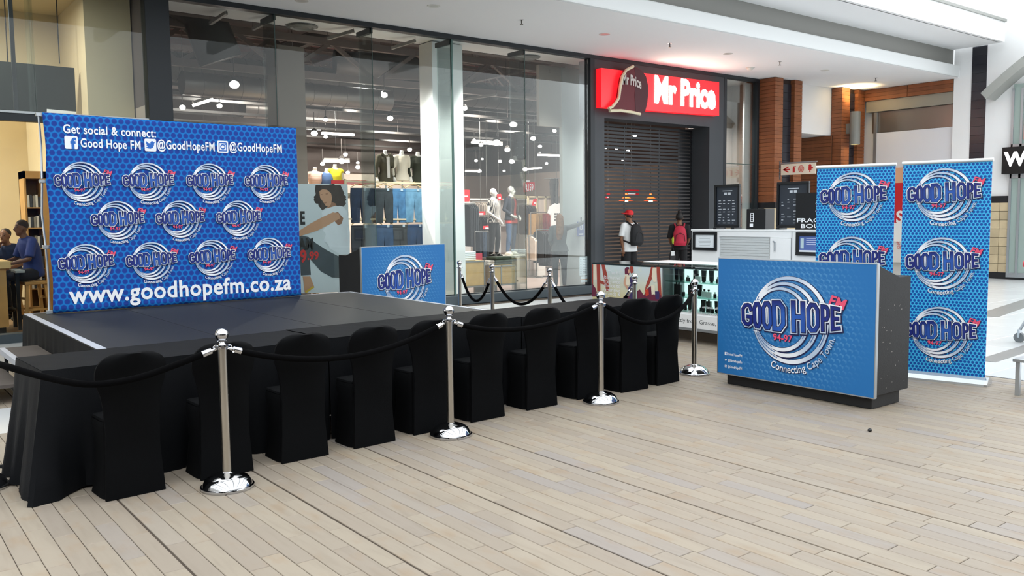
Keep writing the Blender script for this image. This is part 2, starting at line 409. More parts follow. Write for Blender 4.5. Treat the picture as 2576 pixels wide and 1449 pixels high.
w = link('window_1', MB().box(4.0, 12.38, YS+.02, YS+.05, .17, .19).mesh('window_1', DARK), kind='structure')
for a, b in zip(xs[:-1], xs[1:]): MB().box(a+.006, b-.006, YS, YS+.012, .19, 4.84).obj('pane', GLASS, w)
for x in xs[1:-1]:
    MB().box(x-.007, x+.007, YS+.02, YS+.48, .17, 4.76).obj('fin', FINGL, w)
    MB().box(x-.03, x+.03, YS+.02, YS+.5, 4.76, 4.845).obj('bracket', DARK, w)
    MB().box(x-.005, x+.005, YS-.003, YS+.006, .19, 4.84).obj('joint', mat('silicone', '#35504c', .5), w)
MB().box(8.985, 9.015, YS-.02, YS+.02, .17, 4.84).obj('mullion', mat('mullion_green', '#4f6b66', .3, metal=.4), w)
w = link('window_2', MB().box(16.82, 18.0, YS+.015, YS+.03, 2.83, 2.845).mesh('window_2', mat('silicone', '#35504c', .5)), kind='structure')
MB().box(16.82, 18.0, YS, YS+.012, .12, 2.83).obj('pane', GLASS, w); MB().box(16.82, 18.0, YS, YS+.012, 2.845, 4.84).obj('pane', GLASS, w)
w = link('window_3', MB().box(-2, 3.66, YS-.05, YS+.08, 2.96, 3.08).mesh('window_3', DARK), kind='structure')
for a, b in ((-2, .4), (.41, 2.22), (2.23, 3.66)): MB().box(a, b, YS, YS+.012, 3.08, 4.84).obj('pane', GLASS, w)
for a, b in ((-2, .4), (.41, 2.22), (2.23, 3.66)): MB().box(a, b, YS, YS+.012, .12, 2.96).obj('pane', GLASS, w)
MB().box(2.21, 2.24, YS+.012, YS+.4, 3.1, 4.82).obj('fin', FINGL, w)
MB().box(2.0, 2.05, YS+.25, YS+.3, 3.1, 4.82).obj('hanger_rod', DARK, w)
MB().box(-2, 3.66, YS-.07, YS-.05, 3.06, 3.09).obj('rail_edge', mat('alu_post', '#a9aeb0', .35, metal=.7), w)
# --- dark portal round the roller door
def portal(*b): return MB().box(*b)
mb = portal(12.5, 16.72, YS-.05, YS+.4, 3.66, 4.845); struct('wall_portal', mb, PORTAL)
mb = portal(12.5, 12.8, YS-.05, YS+.13, 0, 3.66); struct('wall_portal_jamb_1', mb, PORTAL)
mb = portal(16.2, 16.72, YS-.05, YS+.9, 0, 3.66); struct('wall_portal_jamb_2', mb, PORTAL)
# --- store shell behind the glass
mb = MB(); mb.box(3.9, 21.7, 29, 29.2, 0, 3.3); struct('wall_store_back', mb, STOREW)
mb = MB(); mb.box(3.9, 21.7, 28.9, 29.2, 3.3, 7.2); struct('wall_store_back_upper', mb, STORED)
mb = MB(); mb.box(3.66, 3.95, YS+.12, 29, 0, 3.3); struct('wall_store_left', mb, STOREW)
mb = MB(); mb.box(3.66, 3.95, YS+.12, 29, 3.3, 7.2); struct('wall_store_left_upper', mb, STORED)
mb = MB(); mb.box(21.6, 21.7, 15.7, 29, 0, 3.3); struct('wall_store_right', mb, STOREW)
mb = MB(); mb.box(21.6, 21.7, 15.7, 29, 3.3, 7.2); struct('wall_store_right_upper', mb, STORED)
mb = MB(); mb.box(18.46, 21.65, 15.62, 15.7, 0, 7.2); struct('wall_store_step', mb, STOREW)
mb = MB(); mb.box(18.46, 18.54, YS+.5, 15.65, 0, 7.2); struct('wall_store_side', mb, STOREW)
mb = MB(); mb.box(3.9, 21.7, 14.4, 29.2, 7.0, 7.2); struct('ceiling_store', mb, STORED)
mb = MB(); mb.box(3.9, 17.6, 14.3, 14.5, ZC-.01, 7.1); struct('wall_store_front_upper', mb, STORED)
SFL = mat('store_floor', '#a18f88', .3, noise=(2, .06))
mb = MB(); mb.box(3.9, 17.5, YS+.1, 15.66, -.005, .006); mb.box(3.9, 21.65, 15.66, 29, -.005, .006); struct('floor_store', mb, SFL)
# white column just behind the glass, and the white wall end by the portal
mb = MB(); mb.box(onY(1061, 500, 14.3).x, onY(1167, 400, 13.85).x, 13.85, 14.3, 0, 4.9); struct('wall_store_column', mb, mat('column_white', '#f1f3f2', .6))
mb = MB(); mb.box(12.86, 13.5, 14.6, 14.7, 0, 4.9); struct('wall_store_return', mb, mat('return_panel', '#c3cbc9', .6))
mb = MB(); mb.box(onY(1357, 250, 14.62).x, 13.9, 14.62, 14.72, onY(1357, 316, 14.62).z, 4.9); struct('wall_store_bulkhead', mb, mat('bulkhead_paint', '#b9b1a8', .8))
mb = MB(); a = onY(702, 300, 14.8); b = onY(770, 300, 14.8); mb.box(a.x, b.x, 14.8, 15.3, 0, 4.7); struct('wall_store_pier', mb, mat('store_pier', '#84786f', .8))
# display recess behind the narrow side pane
mb = MB(); mb.box(16.75, 18.45, 14.3, 14.4, 0, 4.9); struct('wall_side_display', mb, mat('side_display', '#cfc2b8', .8))
mb = MB(); mb.box(17.8, 18.2, 13.42, 13.47, 0, 4.84); struct('wall_side_return', mb, WHITE)
# --- cafe shell behind the glass on the far left
mb = MB(); mb.box(-5, 3.66, 19, 19.2, 0, 5); struct('wall_cafe_back', mb, CREAM)
mb = MB(); mb.box(3.0, 3.64, YS+.6, 19, 0, 5); struct('wall_cafe_side', mb, CREAM)
mb = MB(); mb.box(-5, 3.64, 14.35, 19.2, 4.9, 5.0); struct('ceiling_cafe', mb, CREAM2)
mb = MB(); mb.box(-5, 3.0, 15.6, 17.2, 3.35, 4.9); struct('wall_cafe_bulkhead', mb, CREAM2)
mb = MB(); mb.box(-5, 3.64, YS+.1, 19, -.005, .006); struct('floor_cafe', mb, mat('cafe_floor', '#7d6044', .4, noise=(3, .1)))
# --- the side of the mall behind the camera, which the shop glass mirrors
mb = MB(); mb.box(-14, 24, -9.2, -9.0, 0, 5.6); struct('wall_opposite', mb, mat('opposite_wall', '#cfccc7', .8))
mb = MB(); mb.box(-14, 24, -9.0, -6.0, 4.92, 5.12); struct('ceiling_opposite', mb, CEIL)
for i in range(7):
    mb = MB(); mb.box(-13+i*5.2, -9+i*5.2, -9.02, -8.95, .1, 4.2); struct('window_%d' % (4+i), mb, mat('dark_shop_window', '#2a2b2d', .2))
mb = MB(); mb.box(-14.2, -14, -9.2, 14, 0, 8.3); struct('wall_left', mb, mat('opposite_wall', '#cfccc7', .8))  # unseen end wall, made tall to hold back sky light from the left
# --- steel frame of the glazed roof above the hall
SKY = mat('skylight_steel', '#c4c8c8', .5)
for i in range(9):
    mb = MB(); mb.box(-13+i*4.2, -12.7+i*4.2, -9, 9.6, 8.3, 8.75); struct('ceiling_skylight_bar_%d' % (i+1), mb, SKY)
for i in range(5):
    mb = MB(); y = -8.5+i*4.3; mb.box(-14, 21.5, y, y+.14, 8.78, 8.9); struct('ceiling_skylight_purlin_%d' % (i+1), mb, SKY)
# ================================================================== PRINTED LOGO (flat print: rings, arched lettering, strapline)
NAVY = mat('print_navy', '#141a4d', .5); SILV = None
def _silver():
    t = NT('print_silver', .45); X, Y, Z = t.xyz()
    a = t.f('ARCTAN2', Z, t.f('ADD', X, .12)); w = t.f('ADD', t.f('MULTIPLY', t.f('SINE', t.f('MULTIPLY', a, 3.)), .5), .5)
    return t.out(t.mix(t.ss(w, .1, .9), '#b9cbe2', '#f4f8ff'))
SILV = _silver()
def _letterblue():
    t = NT('print_letter_blue', .45); X, Y, Z = t.xyz()
    r = t.f('ABSOLUTE', X); c = t.mix(t.ss(r, 0., 1.1), '#2f63bd', '#1d2a7e')
    return t.out(t.mix(t.ss(Z, .1, .45), c, '#1b2a78'))
LBLUE = _letterblue()
PINK = mat('print_red', '#ee5577', .5); PWHITE = mat('print_white', '#f4f7fb', .5); SHINE = mat('print_midtone', '#5d7fb0', .5)
GLY = {'G': ([[(1, .76), (.88, .95), (.65, 1), (.3, 1), (0, .82), (0, .18), (.3, 0), (.65, 0), (1, .12), (1, .4), (.62, .4)]], False),
       'O': ([[(.3, 0), (.7, 0), (1, .18), (1, .82), (.7, 1), (.3, 1), (0, .82), (0, .18)]], True),
       'D': ([[(0, 0), (.6, 0), (1, .2), (1, .8), (.6, 1), (0, 1)]], True),
       'H': ([[(0, 0), (0, 1)], [(1, 0), (1, 1)], [(0, .5), (1, .5)]], False),
       'P': ([[(0, 0), (0, 1)], [(0, 1), (.7, 1), (1, .88), (1, .58), (.7, .44), (0, .44)]], False),
       'E': ([[(1, 0), (0, 0), (0, 1), (1, 1)], [(0, .5), (.8, .5)]], False)}
SLOT = [('G', -1.33, -1.03), ('O', -1.0, -.76), ('O', -.73, -.46), ('D', -.44, -.09), ('H', .09, .45), ('O', .5, .82), ('P', .87, 1.08), ('E', 1.12, 1.34)]
def stroke(mb, pts, w, y, closed=False, cap=0.):
    P = [Vector(p) for p in pts]; n = len(P)
    if not closed:
        P[0] = P[0]+(P[0]-P[1]).normalized()*(w/2+cap*0); P[-1] = P[-1]+(P[-1]-P[-2]).normalized()*(w/2)
    L = []; R = []
    for i in range(n):
        a = P[i-1] if (i > 0 or closed) else None; b = P[(i+1) % n] if (i < n-1 or closed) else None
        d1 = (P[i]-a).normalized() if a is not None else None; d2 = (b-P[i]).normalized() if b is not None else None
        if d1 is None: d1 = d2
        if d2 is None: d2 = d1
        n1 = Vector((-d1.y, d1.x)); n2 = Vector((-d2.y, d2.x)); m = (n1+n2)
        m = m.normalized() if m.length > 1e-6 else n1
        k = w/2/max(.45, m.dot(n1)); L.append(P[i]+m*k); R.append(P[i]-m*k)
    vs = [(p.x, y, p.y) for p in L+R]
    fs = [(i, (i+1) % n, n+(i+1) % n, n+i) for i in range(n if closed else n-1)]
    mb.add(vs, fs)
def ring(mb, cx, cz, r, w, y, a0=0, a1=2*math.pi, n=72, taper=0):
    vs = []; fs = []
    for i in range(n+1):
        a = a0+(a1-a0)*i/n; ww = w*(1-taper*(.5-.5*math.cos(a-math.radians(-30)))) if taper else w
        for q in (r-ww/2, r+ww/2): vs.append((cx+q*math.cos(a), y, cz+q*math.sin(a)))
    for i in range(n): fs.append((2*i, 2*i+1, 2*i+3, 2*i+2))
    mb.add(vs, fs)
def logo_mesh(step=.0012):
    mb = MB(); MATS = [NAVY, SILV, LBLUE, PINK, PWHITE, SHINE]
    y = lambda k: -step*k
    for ri, (cx, r, w) in enumerate(((0, 1., .105), (-.115, .86, .1), (-.225, .735, .09))):
        y = lambda k, ri=ri: -step*k-.0003*ri
        mb.cur = 0; ring(mb, cx+.006, -.008, r, w+.045, y(1), taper=.4)
        mb.cur = 1; ring(mb, cx, 0, r, w, y(2), taper=.4)
        mb.cur = 5; ring(mb, cx, 0, r-.012, w*.22, y(3), a0=2.6, a1=4.4); ring(mb, cx, 0, r-.012, w*.25, y(3), a0=-.6, a1=.5)
    y = lambda k: -step*k
    rot = math.radians(2.5); cr, sr = math.cos(rot), math.sin(rot)
    def W(x, t):
        hh = .37-.115*(x/1.3)**2; z = .085+(2*t-1)*hh*.86
        return (x*cr-z*sr, x*sr+z*cr)
    lw = .115
    LW = {'G': .068, 'P': .068, 'E': .068, 'O': .078, 'D': .1, 'H': .105}
    for cur, ex, k, dx, dz in ((0, .12, 4, .012, -.014), (1, .088, 5, 0, 0), (0, .034, 6, 0, 0), (2, 0, 8, 0, 0)):
        mb.cur = cur
        pi_ = 0
        for ch, x0, x1 in SLOT:
            paths, cl = GLY[ch]
            for p in paths:
                pi_ += 1; stroke(mb, [tuple(Vector(W(x0+LW[ch]/2+(x1-x0-LW[ch])*u, v))+Vector((dx, dz))) for u, v in p], LW[ch]+ex, y(k)-pi_*6e-5, cl)
    mb.cur = 0; addtext(mb, '94-97', -.15, -.53, .155, y=y(4), bold=.045)
    mb.cur = 3; addtext(mb, '94-97', -.16, -.52, .155, y=y(5), bold=.022)
    ang = math.radians(-13)
    def rw(a, b): return (a*math.cos(ang)-b*math.sin(ang), a*math.sin(ang)+b*math.cos(ang))
    mb.cur = 0; addtext(mb, 'FM', 1.23, .39, .23, y=y(4), bold=.06, shear=.15, warp=rw)
    mb.cur = 3; addtext(mb, 'FM', 1.22, .4, .23, y=y(5), bold=.028, shear=.15, warp=rw)
    vs, fs = textmesh('Connecting Cape Town.', size=.165/.682, bold=.012)
    L0 = min(v[0] for v in vs); L1 = max(v[0] for v in vs)
    for cur, o, k in ((0, .012, 4), (1, 0, 5)):
        mb.cur = cur; out = []
        for a, b in vs:
            th = math.radians(-113+98*(a-L0)/(L1-L0)); r = 1.26-b; out.append((r*math.cos(th)+o, y(k), r*math.sin(th)-o))
        mb.add(out, fs)
    # sparkles on the rings
    mb.cur = 4
    for sx, sz in ((-.62, .74), (-.9, -.35)):
        for a in range(4):
            q = a*math.pi/4; l = .11 if a % 2 == 0 else .05; d = Vector((math.cos(q), math.sin(q)))*l; e = Vector((-d.y, d.x)).normalized()*.008
            mb.add([(sx+d.x, y(9), sz+d.y), (sx+e.x, y(9), sz+e.y), (sx-d.x, y(9), sz-d.y), (sx-e.x, y(9), sz-e.y)], [(0, 1, 2, 3)])
    return mb.mesh('logo', MATS, fix=False)
LOGO = logo_mesh()
LOGO_L = 'chrome ring logo reading GOOD HOPE FM 94-97 Connecting Cape Town'
def put_logo(parent, u, v, R, y=-.004):
    o = link('logo', LOGO, parent, (u, y, v)); o.scale = (R, 1, R); o['label'] = LOGO_L; return o
def local(o_loc, rotz, px, py):
    """pixel -> (u, v) on the vertical panel through o_loc whose front faces local -y"""
    d = _ray(px, py); n = Vector((math.sin(rotz), -math.cos(rotz), 0)); t = (Vector(o_loc)-CAMP).dot(n)/d.dot(n); p = CAMP+d*t-Vector(o_loc)
    return p.x*math.cos(rotz)+p.y*math.sin(rotz), p.z
def linetext(parent, name, o_loc, rotz, s, pl, pr, h, m, bold=.02, y=-.004, **k):
    a = local(o_loc, rotz, *pl); b = local(o_loc, rotz, *pr); mb = MB()
    addtext(mb, s, (a[0]+b[0])/2, (a[1]+b[1])/2, h, y=y, bold=bold, fit=b[0]-a[0], space=1.07, **k)
    return mb.obj(name, m, parent, fix=False, label='lettering reading '+s.replace('@', 'at ') if len(s) > 1 else None)
def rrect(u0, u1, v0, v1, r, y, n=5):
    P = []
    for cx, cz, a0 in ((u1-r, v1-r, 0), (u0+r, v1-r, 90), (u0+r, v0+r, 180), (u1-r, v0+r, 270)):
        for i in range(n+1):
            a = math.radians(a0+90*i/n); P.append((cx+r*math.cos(a), y, cz+r*math.sin(a)))
    return P
def icon(parent, kind, u0, u1, v0, v1, y, fg, bg, box=True):
    s = u1-u0; mb = MB()
    if box: mb.cur = 0; P = rrect(u0, u1, v0, v1, s*.12, y); mb.add(P, [tuple(range(len(P)))])
    mb.cur = 1 if box else 0; yy = y-.0015; U = lambda a: u0+a*s; V = lambda b: v0+b*(v1-v0)
    if kind == 'f': addtext(mb, 'f', U(.62), V(.04), (v1-v0)*.78, y=yy, bold=.05)
    elif kind == 'bird':
        pts = [(.1, .3), (.28, .22), (.5, .2), (.7, .3), (.8, .48), (.82, .64), (.92, .74), (.8, .72), (.74, .8), (.6, .82), (.5, .7), (.5, .62), (.3, .66), (.16, .8), (.14, .62), (.2, .52), (.14, .5), (.22, .4), (.28, .36)]
        mb.add([(U(a), yy, V(b)) for a, b in pts], [tuple(range(len(pts)))])
    else:
        stroke(mb, [(U(a), V(b)) for a, b in ((.2, .17), (.8, .17), (.84, .22), (.84, .8), (.8, .84), (.2, .84), (.16, .8), (.16, .22))], s*.09, yy, True)
        ring(mb, U(.5), V(.5), s*.19, s*.1, yy, n=20); mb.add([(U(a), yy, V(b)) for a, b in ((.66, .66), (.78, .66), (.78, .78), (.66, .78))], [(0, 1, 2, 3)])
    o = mb.obj({'f': 'letter_icon', 'bird': 'bird_icon', 'cam': 'camera_icon'}[kind], [fg, bg] if box else [fg], parent, fix=False); return o
# ================================================================== STAGE, STEPS
CLOTH = mat('black_cloth', '#08090c', .85, noise=(3, .1), bump=(160, .15), spec=.2)
CARPET = mat('stage_carpet', '#0a0d12', .6, noise=(2, .12), bump=(220, .08), spec=.5)
SX0, SX1, SY0, SY1, SZ = 1.58, 5.6, 6.9, 10.83, .6
st = thing('stage', 'low black carpeted stage platform with white taped edges under the blue backdrop', 'stage', (SX0, SY0, 0))
w_, d_ = SX1-SX0, SY1-SY0
MB().box(0, w_, 0, d_, .5, SZ).obj('deck', CARPET, st, bevel=.012)
for i in range(1, 4): MB().box(w_*i/4-.003, w_*i/4+.003, 0.02, d_-.02, SZ, SZ+.0012).obj('deck_seam', mat('seam_black', '#0c0d10', .9), st)
TAPE = mat('white_tape', '#b4b8c1', .5, noise=(9, .06))
MB().box(.0, .07, .1, d_, SZ, SZ+.003).obj('edge_tape', TAPE, st)
MB().box(w_-.05, w_, 0, d_, SZ, SZ+.003).obj('edge_tape', TAPE, st)
MB().box(.07, .55, d_-.03, d_, SZ, SZ+.003).obj('edge_tape', TAPE, st)
MB().box(3.2, w_-.05, d_-.03, d_, SZ, SZ+.003).obj('edge_tape', TAPE, st)
def skirt(mb, pts, z0, z1, amp, wl, closed=False, seed=0, levels=6, flare=.0, fn=None):
    """hanging cloth along a polyline (outward = right-hand side), folds growing downwards"""
    P = [Vector((p[0], p[1])) for p in pts]
    if closed: P.append(P[0])
    s = []; L = 0
    for a, b in zip(P[:-1], P[1:]):
        n = max(2, int((b-a).length/.03)); d = (b-a).normalized(); nn = Vector((d.y, -d.x))
        for i in range(n): s.append((a+(b-a)*(i/n), nn, L+(b-a).length*i/n))
        L += (b-a).length
    if not closed: s.append((P[-1], nn, L))
    N = len(s); rs = random.Random(seed); ph = [rs.uniform(0, 6.28) for _ in range(4)]; vs = []
    # smooth normals at corners
    nm = []
    for i in range(N):
        v = Vector((0, 0))
        for k in range(-3, 4):
            j = i+k
            if closed: j %= N
            elif not 0 <= j < N: continue
            v += s[j][1]
        nm.append(v.normalized())
    for l in range(levels+1):
        t = l/levels; z = z1+(z0-z1)*t
        for i in range(N):
            p, _, q = s[i]
            a = amp*(t**1.2)*(.55*math.sin(q*6.283/wl+ph[0])+.3*math.sin(q*6.283/wl*1.73+ph[1])+.15*math.sin(q*6.283/wl*.47+ph[2]))
            o = p+nm[i]*(flare*t+a); dz = 0 if l < levels else .012*math.sin(q*9+ph[3])
            if fn: o, dz2 = fn(o, t, q); dz += dz2
            vs.append((o.x, o.y, max(.002, z+dz)))
    M = N if closed else N-1
    fs = [(l*N+i, (l+1)*N+i, (l+1)*N+(i+1) % N, l*N+(i+1) % N) for l in range(levels) for i in range(M)]
    mb.add(vs, fs)
mb = MB(); skirt(mb, [(-.008, d_), (-.008, -.008), (w_+.008, -.008), (w_+.008, d_)], .003, .592, .02, .35, seed=3, flare=.025)
mb.obj('stage_skirt', CLOTH, st, smooth=True)
TREAD = mat('step_carpet', '#4f4844', .85, noise=(4, .1))
sp = thing('stage_steps', 'two small metal framed steps with white nosing beside the stage', 'steps', (0, 0, 0))
for i, (x0, x1, z, ya, yb) in enumerate(((1.24, 1.55, .36, 8.72, 9.9), (.86, 1.22, .18, 8.72, 9.9))):
    MB().box(x0, x1, ya, yb, z-.03, z).obj('tread', TREAD, sp)
    MB().box(x0-.03, x0+.02, ya, yb, z-.05, z+.004).obj('nosing', TAPE if i == 0 else DARK, sp)
    for y in (ya+.03, yb-.03):
        MB().box(x0+.01, x0+.04, y-.015, y+.015, 0, z-.03).obj('leg', DARK, sp)
    MB().box(x0+.01, x0+.04, ya, yb, .0, .03).obj('floor_bar', DARK, sp)
# ================================================================== BACKDROP BANNER
def _dotmat(key, base, net, dot, sp, rdot=.34):
    t = NT(key, .6, .25); X, Y, Z = t.xyz(); d, e = t.hexcell(X, Z, sp)
    c = t.mix(t.ss(e, .0, .12), net, base)
    c = t.mix(t.ss(d, rdot+.05, rdot-.05), c, dot); return t.out(c)
def rev(t): return t
BDL, BDR = (1.835, 10.585, SZ), math.atan2(.1, 2.95)
BW, BH = 2.965, 2.2
bd = thing('backdrop_banner', 'wide blue stretched fabric backdrop covered in rows of radio station logos', 'banner', BDL, BDR)
def _bdmat():
    t = NT('backdrop_print', .65, .2); X, Y, Z = t.xyz(); d, e = t.hexcell(X, Z, .073)
    n = t.n('ShaderNodeTexNoise'); n.inputs['Scale'].default_value = .8
    c = t.mix(t.ss(d, .36, .46), '#1a48a2', '#1a78c8')
    c = t.mix(t.ss(d, .24, .34), '#223f97', c)
    return t.out(c)
BDM = _bdmat()
mb = MB(); NX, NZ = 60, 44; vs = []
for j in range(NZ+1):
    for i in range(NX+1):
        u, v = i/NX*BW, .01+j/NZ*(BH-.01)
        w = math.exp(-v/.06); yy = .012*w*math.sin(u*9+1)+.006*w*math.sin(u*23)
        sag = .012*math.sin(math.pi*u/BW)*(v/BH)**4
        edge = .014*math.sin(v/BH*math.pi*3)**2*(1 if i in (0,) else 0)
        vs.append((u+edge, .0+yy, v-sag))
mb.add(vs, [(j*(NX+1)+i, j*(NX+1)+i+1, (j+1)*(NX+1)+i+1, (j+1)*(NX+1)+i) for j in range(NZ) for i in range(NX)])
fab = mb.obj('fabric', BDM, bd, smooth=True); sm = fab.modifiers.new('thick', 'SOLIDIFY'); sm.thickness = .01; sm.offset = 0; fab.location = (0, .008, 0)
ALU = mat('aluminium', '#b9bfc4', .35, metal=.8)
for k in range(3):
    mb = MB(); z0, z1 = .02+k*BH/3, .02+(k+1)*BH/3-.03
    mb.tube([(-.03, .05, z0), (-.012-.03*(k % 2), .09, (z0+z1)/2), (-.03, .05, z1)], .011, 8); mb.obj('frame_pole', ALU, bd, smooth=True)
for k in range(4): MB().box(-.06, .03, .03, .08, k*(BH-.04)/3, k*(BH-.04)/3+.04).obj('frame_clamp', ALU, bd, bevel=.004)
for k in range(4):
    MB().tube([(.1+k*BW*.3, .16, .01), (.1+k*BW*.3, .3, BH-.05)], .012, 8).obj('rear_pole', ALU, bd, smooth=True)
for x in (.25, BW-.3):
    MB().tube([(x, .16, .02), (x, .5, .01)], .012, 8).obj('foot', ALU, bd, smooth=True)
for px, py in ((207, 457), (373, 457), (528, 457), (669, 458), (296, 554), (453, 551), (600, 549), (217, 663), (381, 656), (534, 648), (677, 641)):
    u, v = local(BDL, BDR, px, py); put_logo(bd, u, v, .212, y=-.006)
T = lambda s, pl, pr, h, b=.022: linetext(bd, 'lettering', BDL, BDR, s, pl, pr, h, PWHITE, bold=b, y=-.006)
T('Get social & connect:', (159, 337), (392, 343), .092)
T('Good Hope FM', (203, 370), (354, 376), .095); T('@GoodHopeFM', (396, 375), (540, 379), .1); T('@GoodHopeFM', (577, 379), (709, 384), .1)
T('www.goodhopefm.co.za', (175, 764), (733, 727), .19, .024)
BLU = mat('print_mid_blue', '#1f68c4', .6)
for kd, a, b in (('f', (163, 374), (195, 343)), ('bird', (364, 380), (392, 350)), ('cam', (547, 384), (573, 355))):
    p = local(BDL, BDR, *a); q = local(BDL, BDR, *b); icon(bd, kd, p[0], q[0], p[1], q[1], -.006, PWHITE, BLU)
# ================================================================== PODIUMS
BODY = mat('podium_black', '#1e1f21', .6, noise=(6, .15), bump=(90, .1))
def _podmat():
    t = NT('podium_print', .5, .3); X, Y, Z = t.xyz()
    x = t.f('SUBTRACT', X, .78); z = t.f('SUBTRACT', Z, .685)
    r = t.f('SQRT', t.f('ADD', t.f('MULTIPLY', x, x), t.f('MULTIPLY', z, z)))
    d, e = t.hexcell(X, Z, .055)
    up = t.ss(t.f('ADD', z, t.f('MULTIPLY', r, .1)), -.2, .15)
    line = t.f('MULTIPLY', t.ss(e, .09, .02), t.f('MULTIPLY', t.ss(r, .62, .12), up))
    c = t.mix(t.f('MULTIPLY', line, .55), '#2872b4', '#7db9e0')
    d2, e2 = t.hexcell(t.f('ADD', X, .012), t.f('ADD', Z, .016), .055)
    dim = t.f('MULTIPLY', t.f('MULTIPLY', t.ss(d, .46, .3), t.ss(d2, .3, .5)), t.ss(r, .85, .45))
    c = t.mix(t.f('MULTIPLY', dim, .4), c, '#6fb0dc')
    return t.out(c)
PODM = _podmat()
def podium(loc, rz, label, small=True):
    t = thing('podium', label, 'podium', loc, rz, 'branded black podiums'); w = 1.59
    prof = [(.02, .12), (.02, 1.2), (.38, 1.085), (.56, 1.088), (.56, .12)]
    MB().prism([(.015, a, b) for a, b in prof], (w-.03, 0, 0)).obj('body', BODY, t, bevel=.004)
    MB().box(.06, w-.06, .06, .5, .002, .12).obj('plinth', BODY, t, bevel=.003)
    MB().box(0, w, -.012, .02, .11, 1.21).obj('front_panel', PODM, t, bevel=.0015)
    for a in ((0, w, 1.205, 1.214), (0, w, .106, .115)): MB().box(a[0], a[1], -.014, .02, a[2], a[3]).obj('edge_trim', ALU, t)
    for x in (0, w): MB().box(x-.004, x+.004, -.014, .02, .11, 1.21).obj('edge_trim', ALU, t)
    rs = random.Random(5)
    mb = MB()
    for i in range(26):
        y = rs.uniform(.06, .5); z = rs.choice([rs.uniform(.8, .86), rs.uniform(.3, .7), rs.uniform(.15, .35)]); s = rs.uniform(.004, .014)
        mb.box(w-.016, w-.0142, y, y+s, z, z+s*.6)
    o = mb.obj('scuff_marks', mat('scuff', '#8f8d88', .8), t, kind='stuff')
    put_logo(t, .78, .685, .372, y=-.0135)
    for i, (kd, s) in enumerate((('f', 'Good Hope FM'), ('bird', '@Goodhopefm'), ('cam', '@GoodHopeFM'))):
        v = .305-i*.06; icon(t, kd, .085, .115, v-.015, v+.015, -.0135, PWHITE, BLU, box=(kd == 'f'))
        mb = MB(); addtext(mb, s, .205, v-.012, .024, y=-.0135, bold=.015, fit=.16); mb.obj('lettering', PWHITE, t, fix=False)
    return t
podium((6.59, 5.24, 0), math.radians(-90), 'large blue fronted podium with black sides in front of the roll-up banners')
a_, b_ = onZ(907, 622, 1.21), onZ(1130, 613, 1.21)
podium((a_.x, a_.y, 0), math.atan2(b_.y-a_.y, b_.x-a_.x), 'blue fronted podium behind the stage, partly hidden by its edge')
# ================================================================== ROLL-UP BANNERS
def _rollmat():
    t = NT('rollup_print', .45, .35); X, Y, Z = t.xyz(); d, e = t.hexcell(X, Z, .034)
    c = t.mix(t.ss(d, .27, .4), '#154ea6', '#1496d8')
    c = t.mix(t.ss(e, .1, .03), c, '#55c4f4')
    return t.out(c)
ROLM = _rollmat()
def rollup(pa, pb, label, logos):
    a, b = onZ(*pa, 2.1), onZ(*pb, 2.1); rz = math.atan2(b.y-a.y, b.x-a.x); w = math.hypot(b.x-a.x, b.y-a.y)
    loc = (a.x, a.y, 0); t = thing('roll_up_banner', label, 'banner', loc, rz, 'roll-up banners beside the podium')
    MB().box(0, w, -.003, .003, .06, 2.09).obj('banner_sheet', ROLM, t)
    MB().tube([(-.01, 0, 2.095), (w+.01, 0, 2.095)], .017, 10).obj('top_rail', mat('rail_white', '#e4e8ea', .35), t, smooth=True)
    pr = [(-.1, .0), (-.1, .02), (-.06, .055), (-.02, .075), (.03, .075), (.09, .05), (.11, .02), (.11, .0)]
    MB().prism([(-.01, y, z) for y, z in pr], (w+.02, 0, 0)).obj('cassette_base', mat('cassette_silver', '#c9cfd2', .3, metal=.6), t)
    MB().prism([(w+.01, y*1.06, z*1.05) for y, z in pr], (.03, 0, 0)).obj('end_cap', mat('cap_chrome', '#b5babd', .15, metal=.9), t)
    MB().tube([(w/2, .06, .05), (w/2, .03, 2.08)], .01, 8).obj('support_pole', ALU, t, smooth=True)
    for px, py in logos:
        u, v = local(loc, rz, px, py); put_logo(t, w*.475, v, .237, y=-.005)
    return t
rollup((2273, 410), (2497, 400), 'tall roll-up banner with three logos on a full silver foot', [(2378, 489), (2371, 662), (2367, 836)])
rollup((2056, 420), (2253, 412), 'tall roll-up banner standing half hidden behind the podium', [(2155, 495), (2149, 656), (2149, 820)])
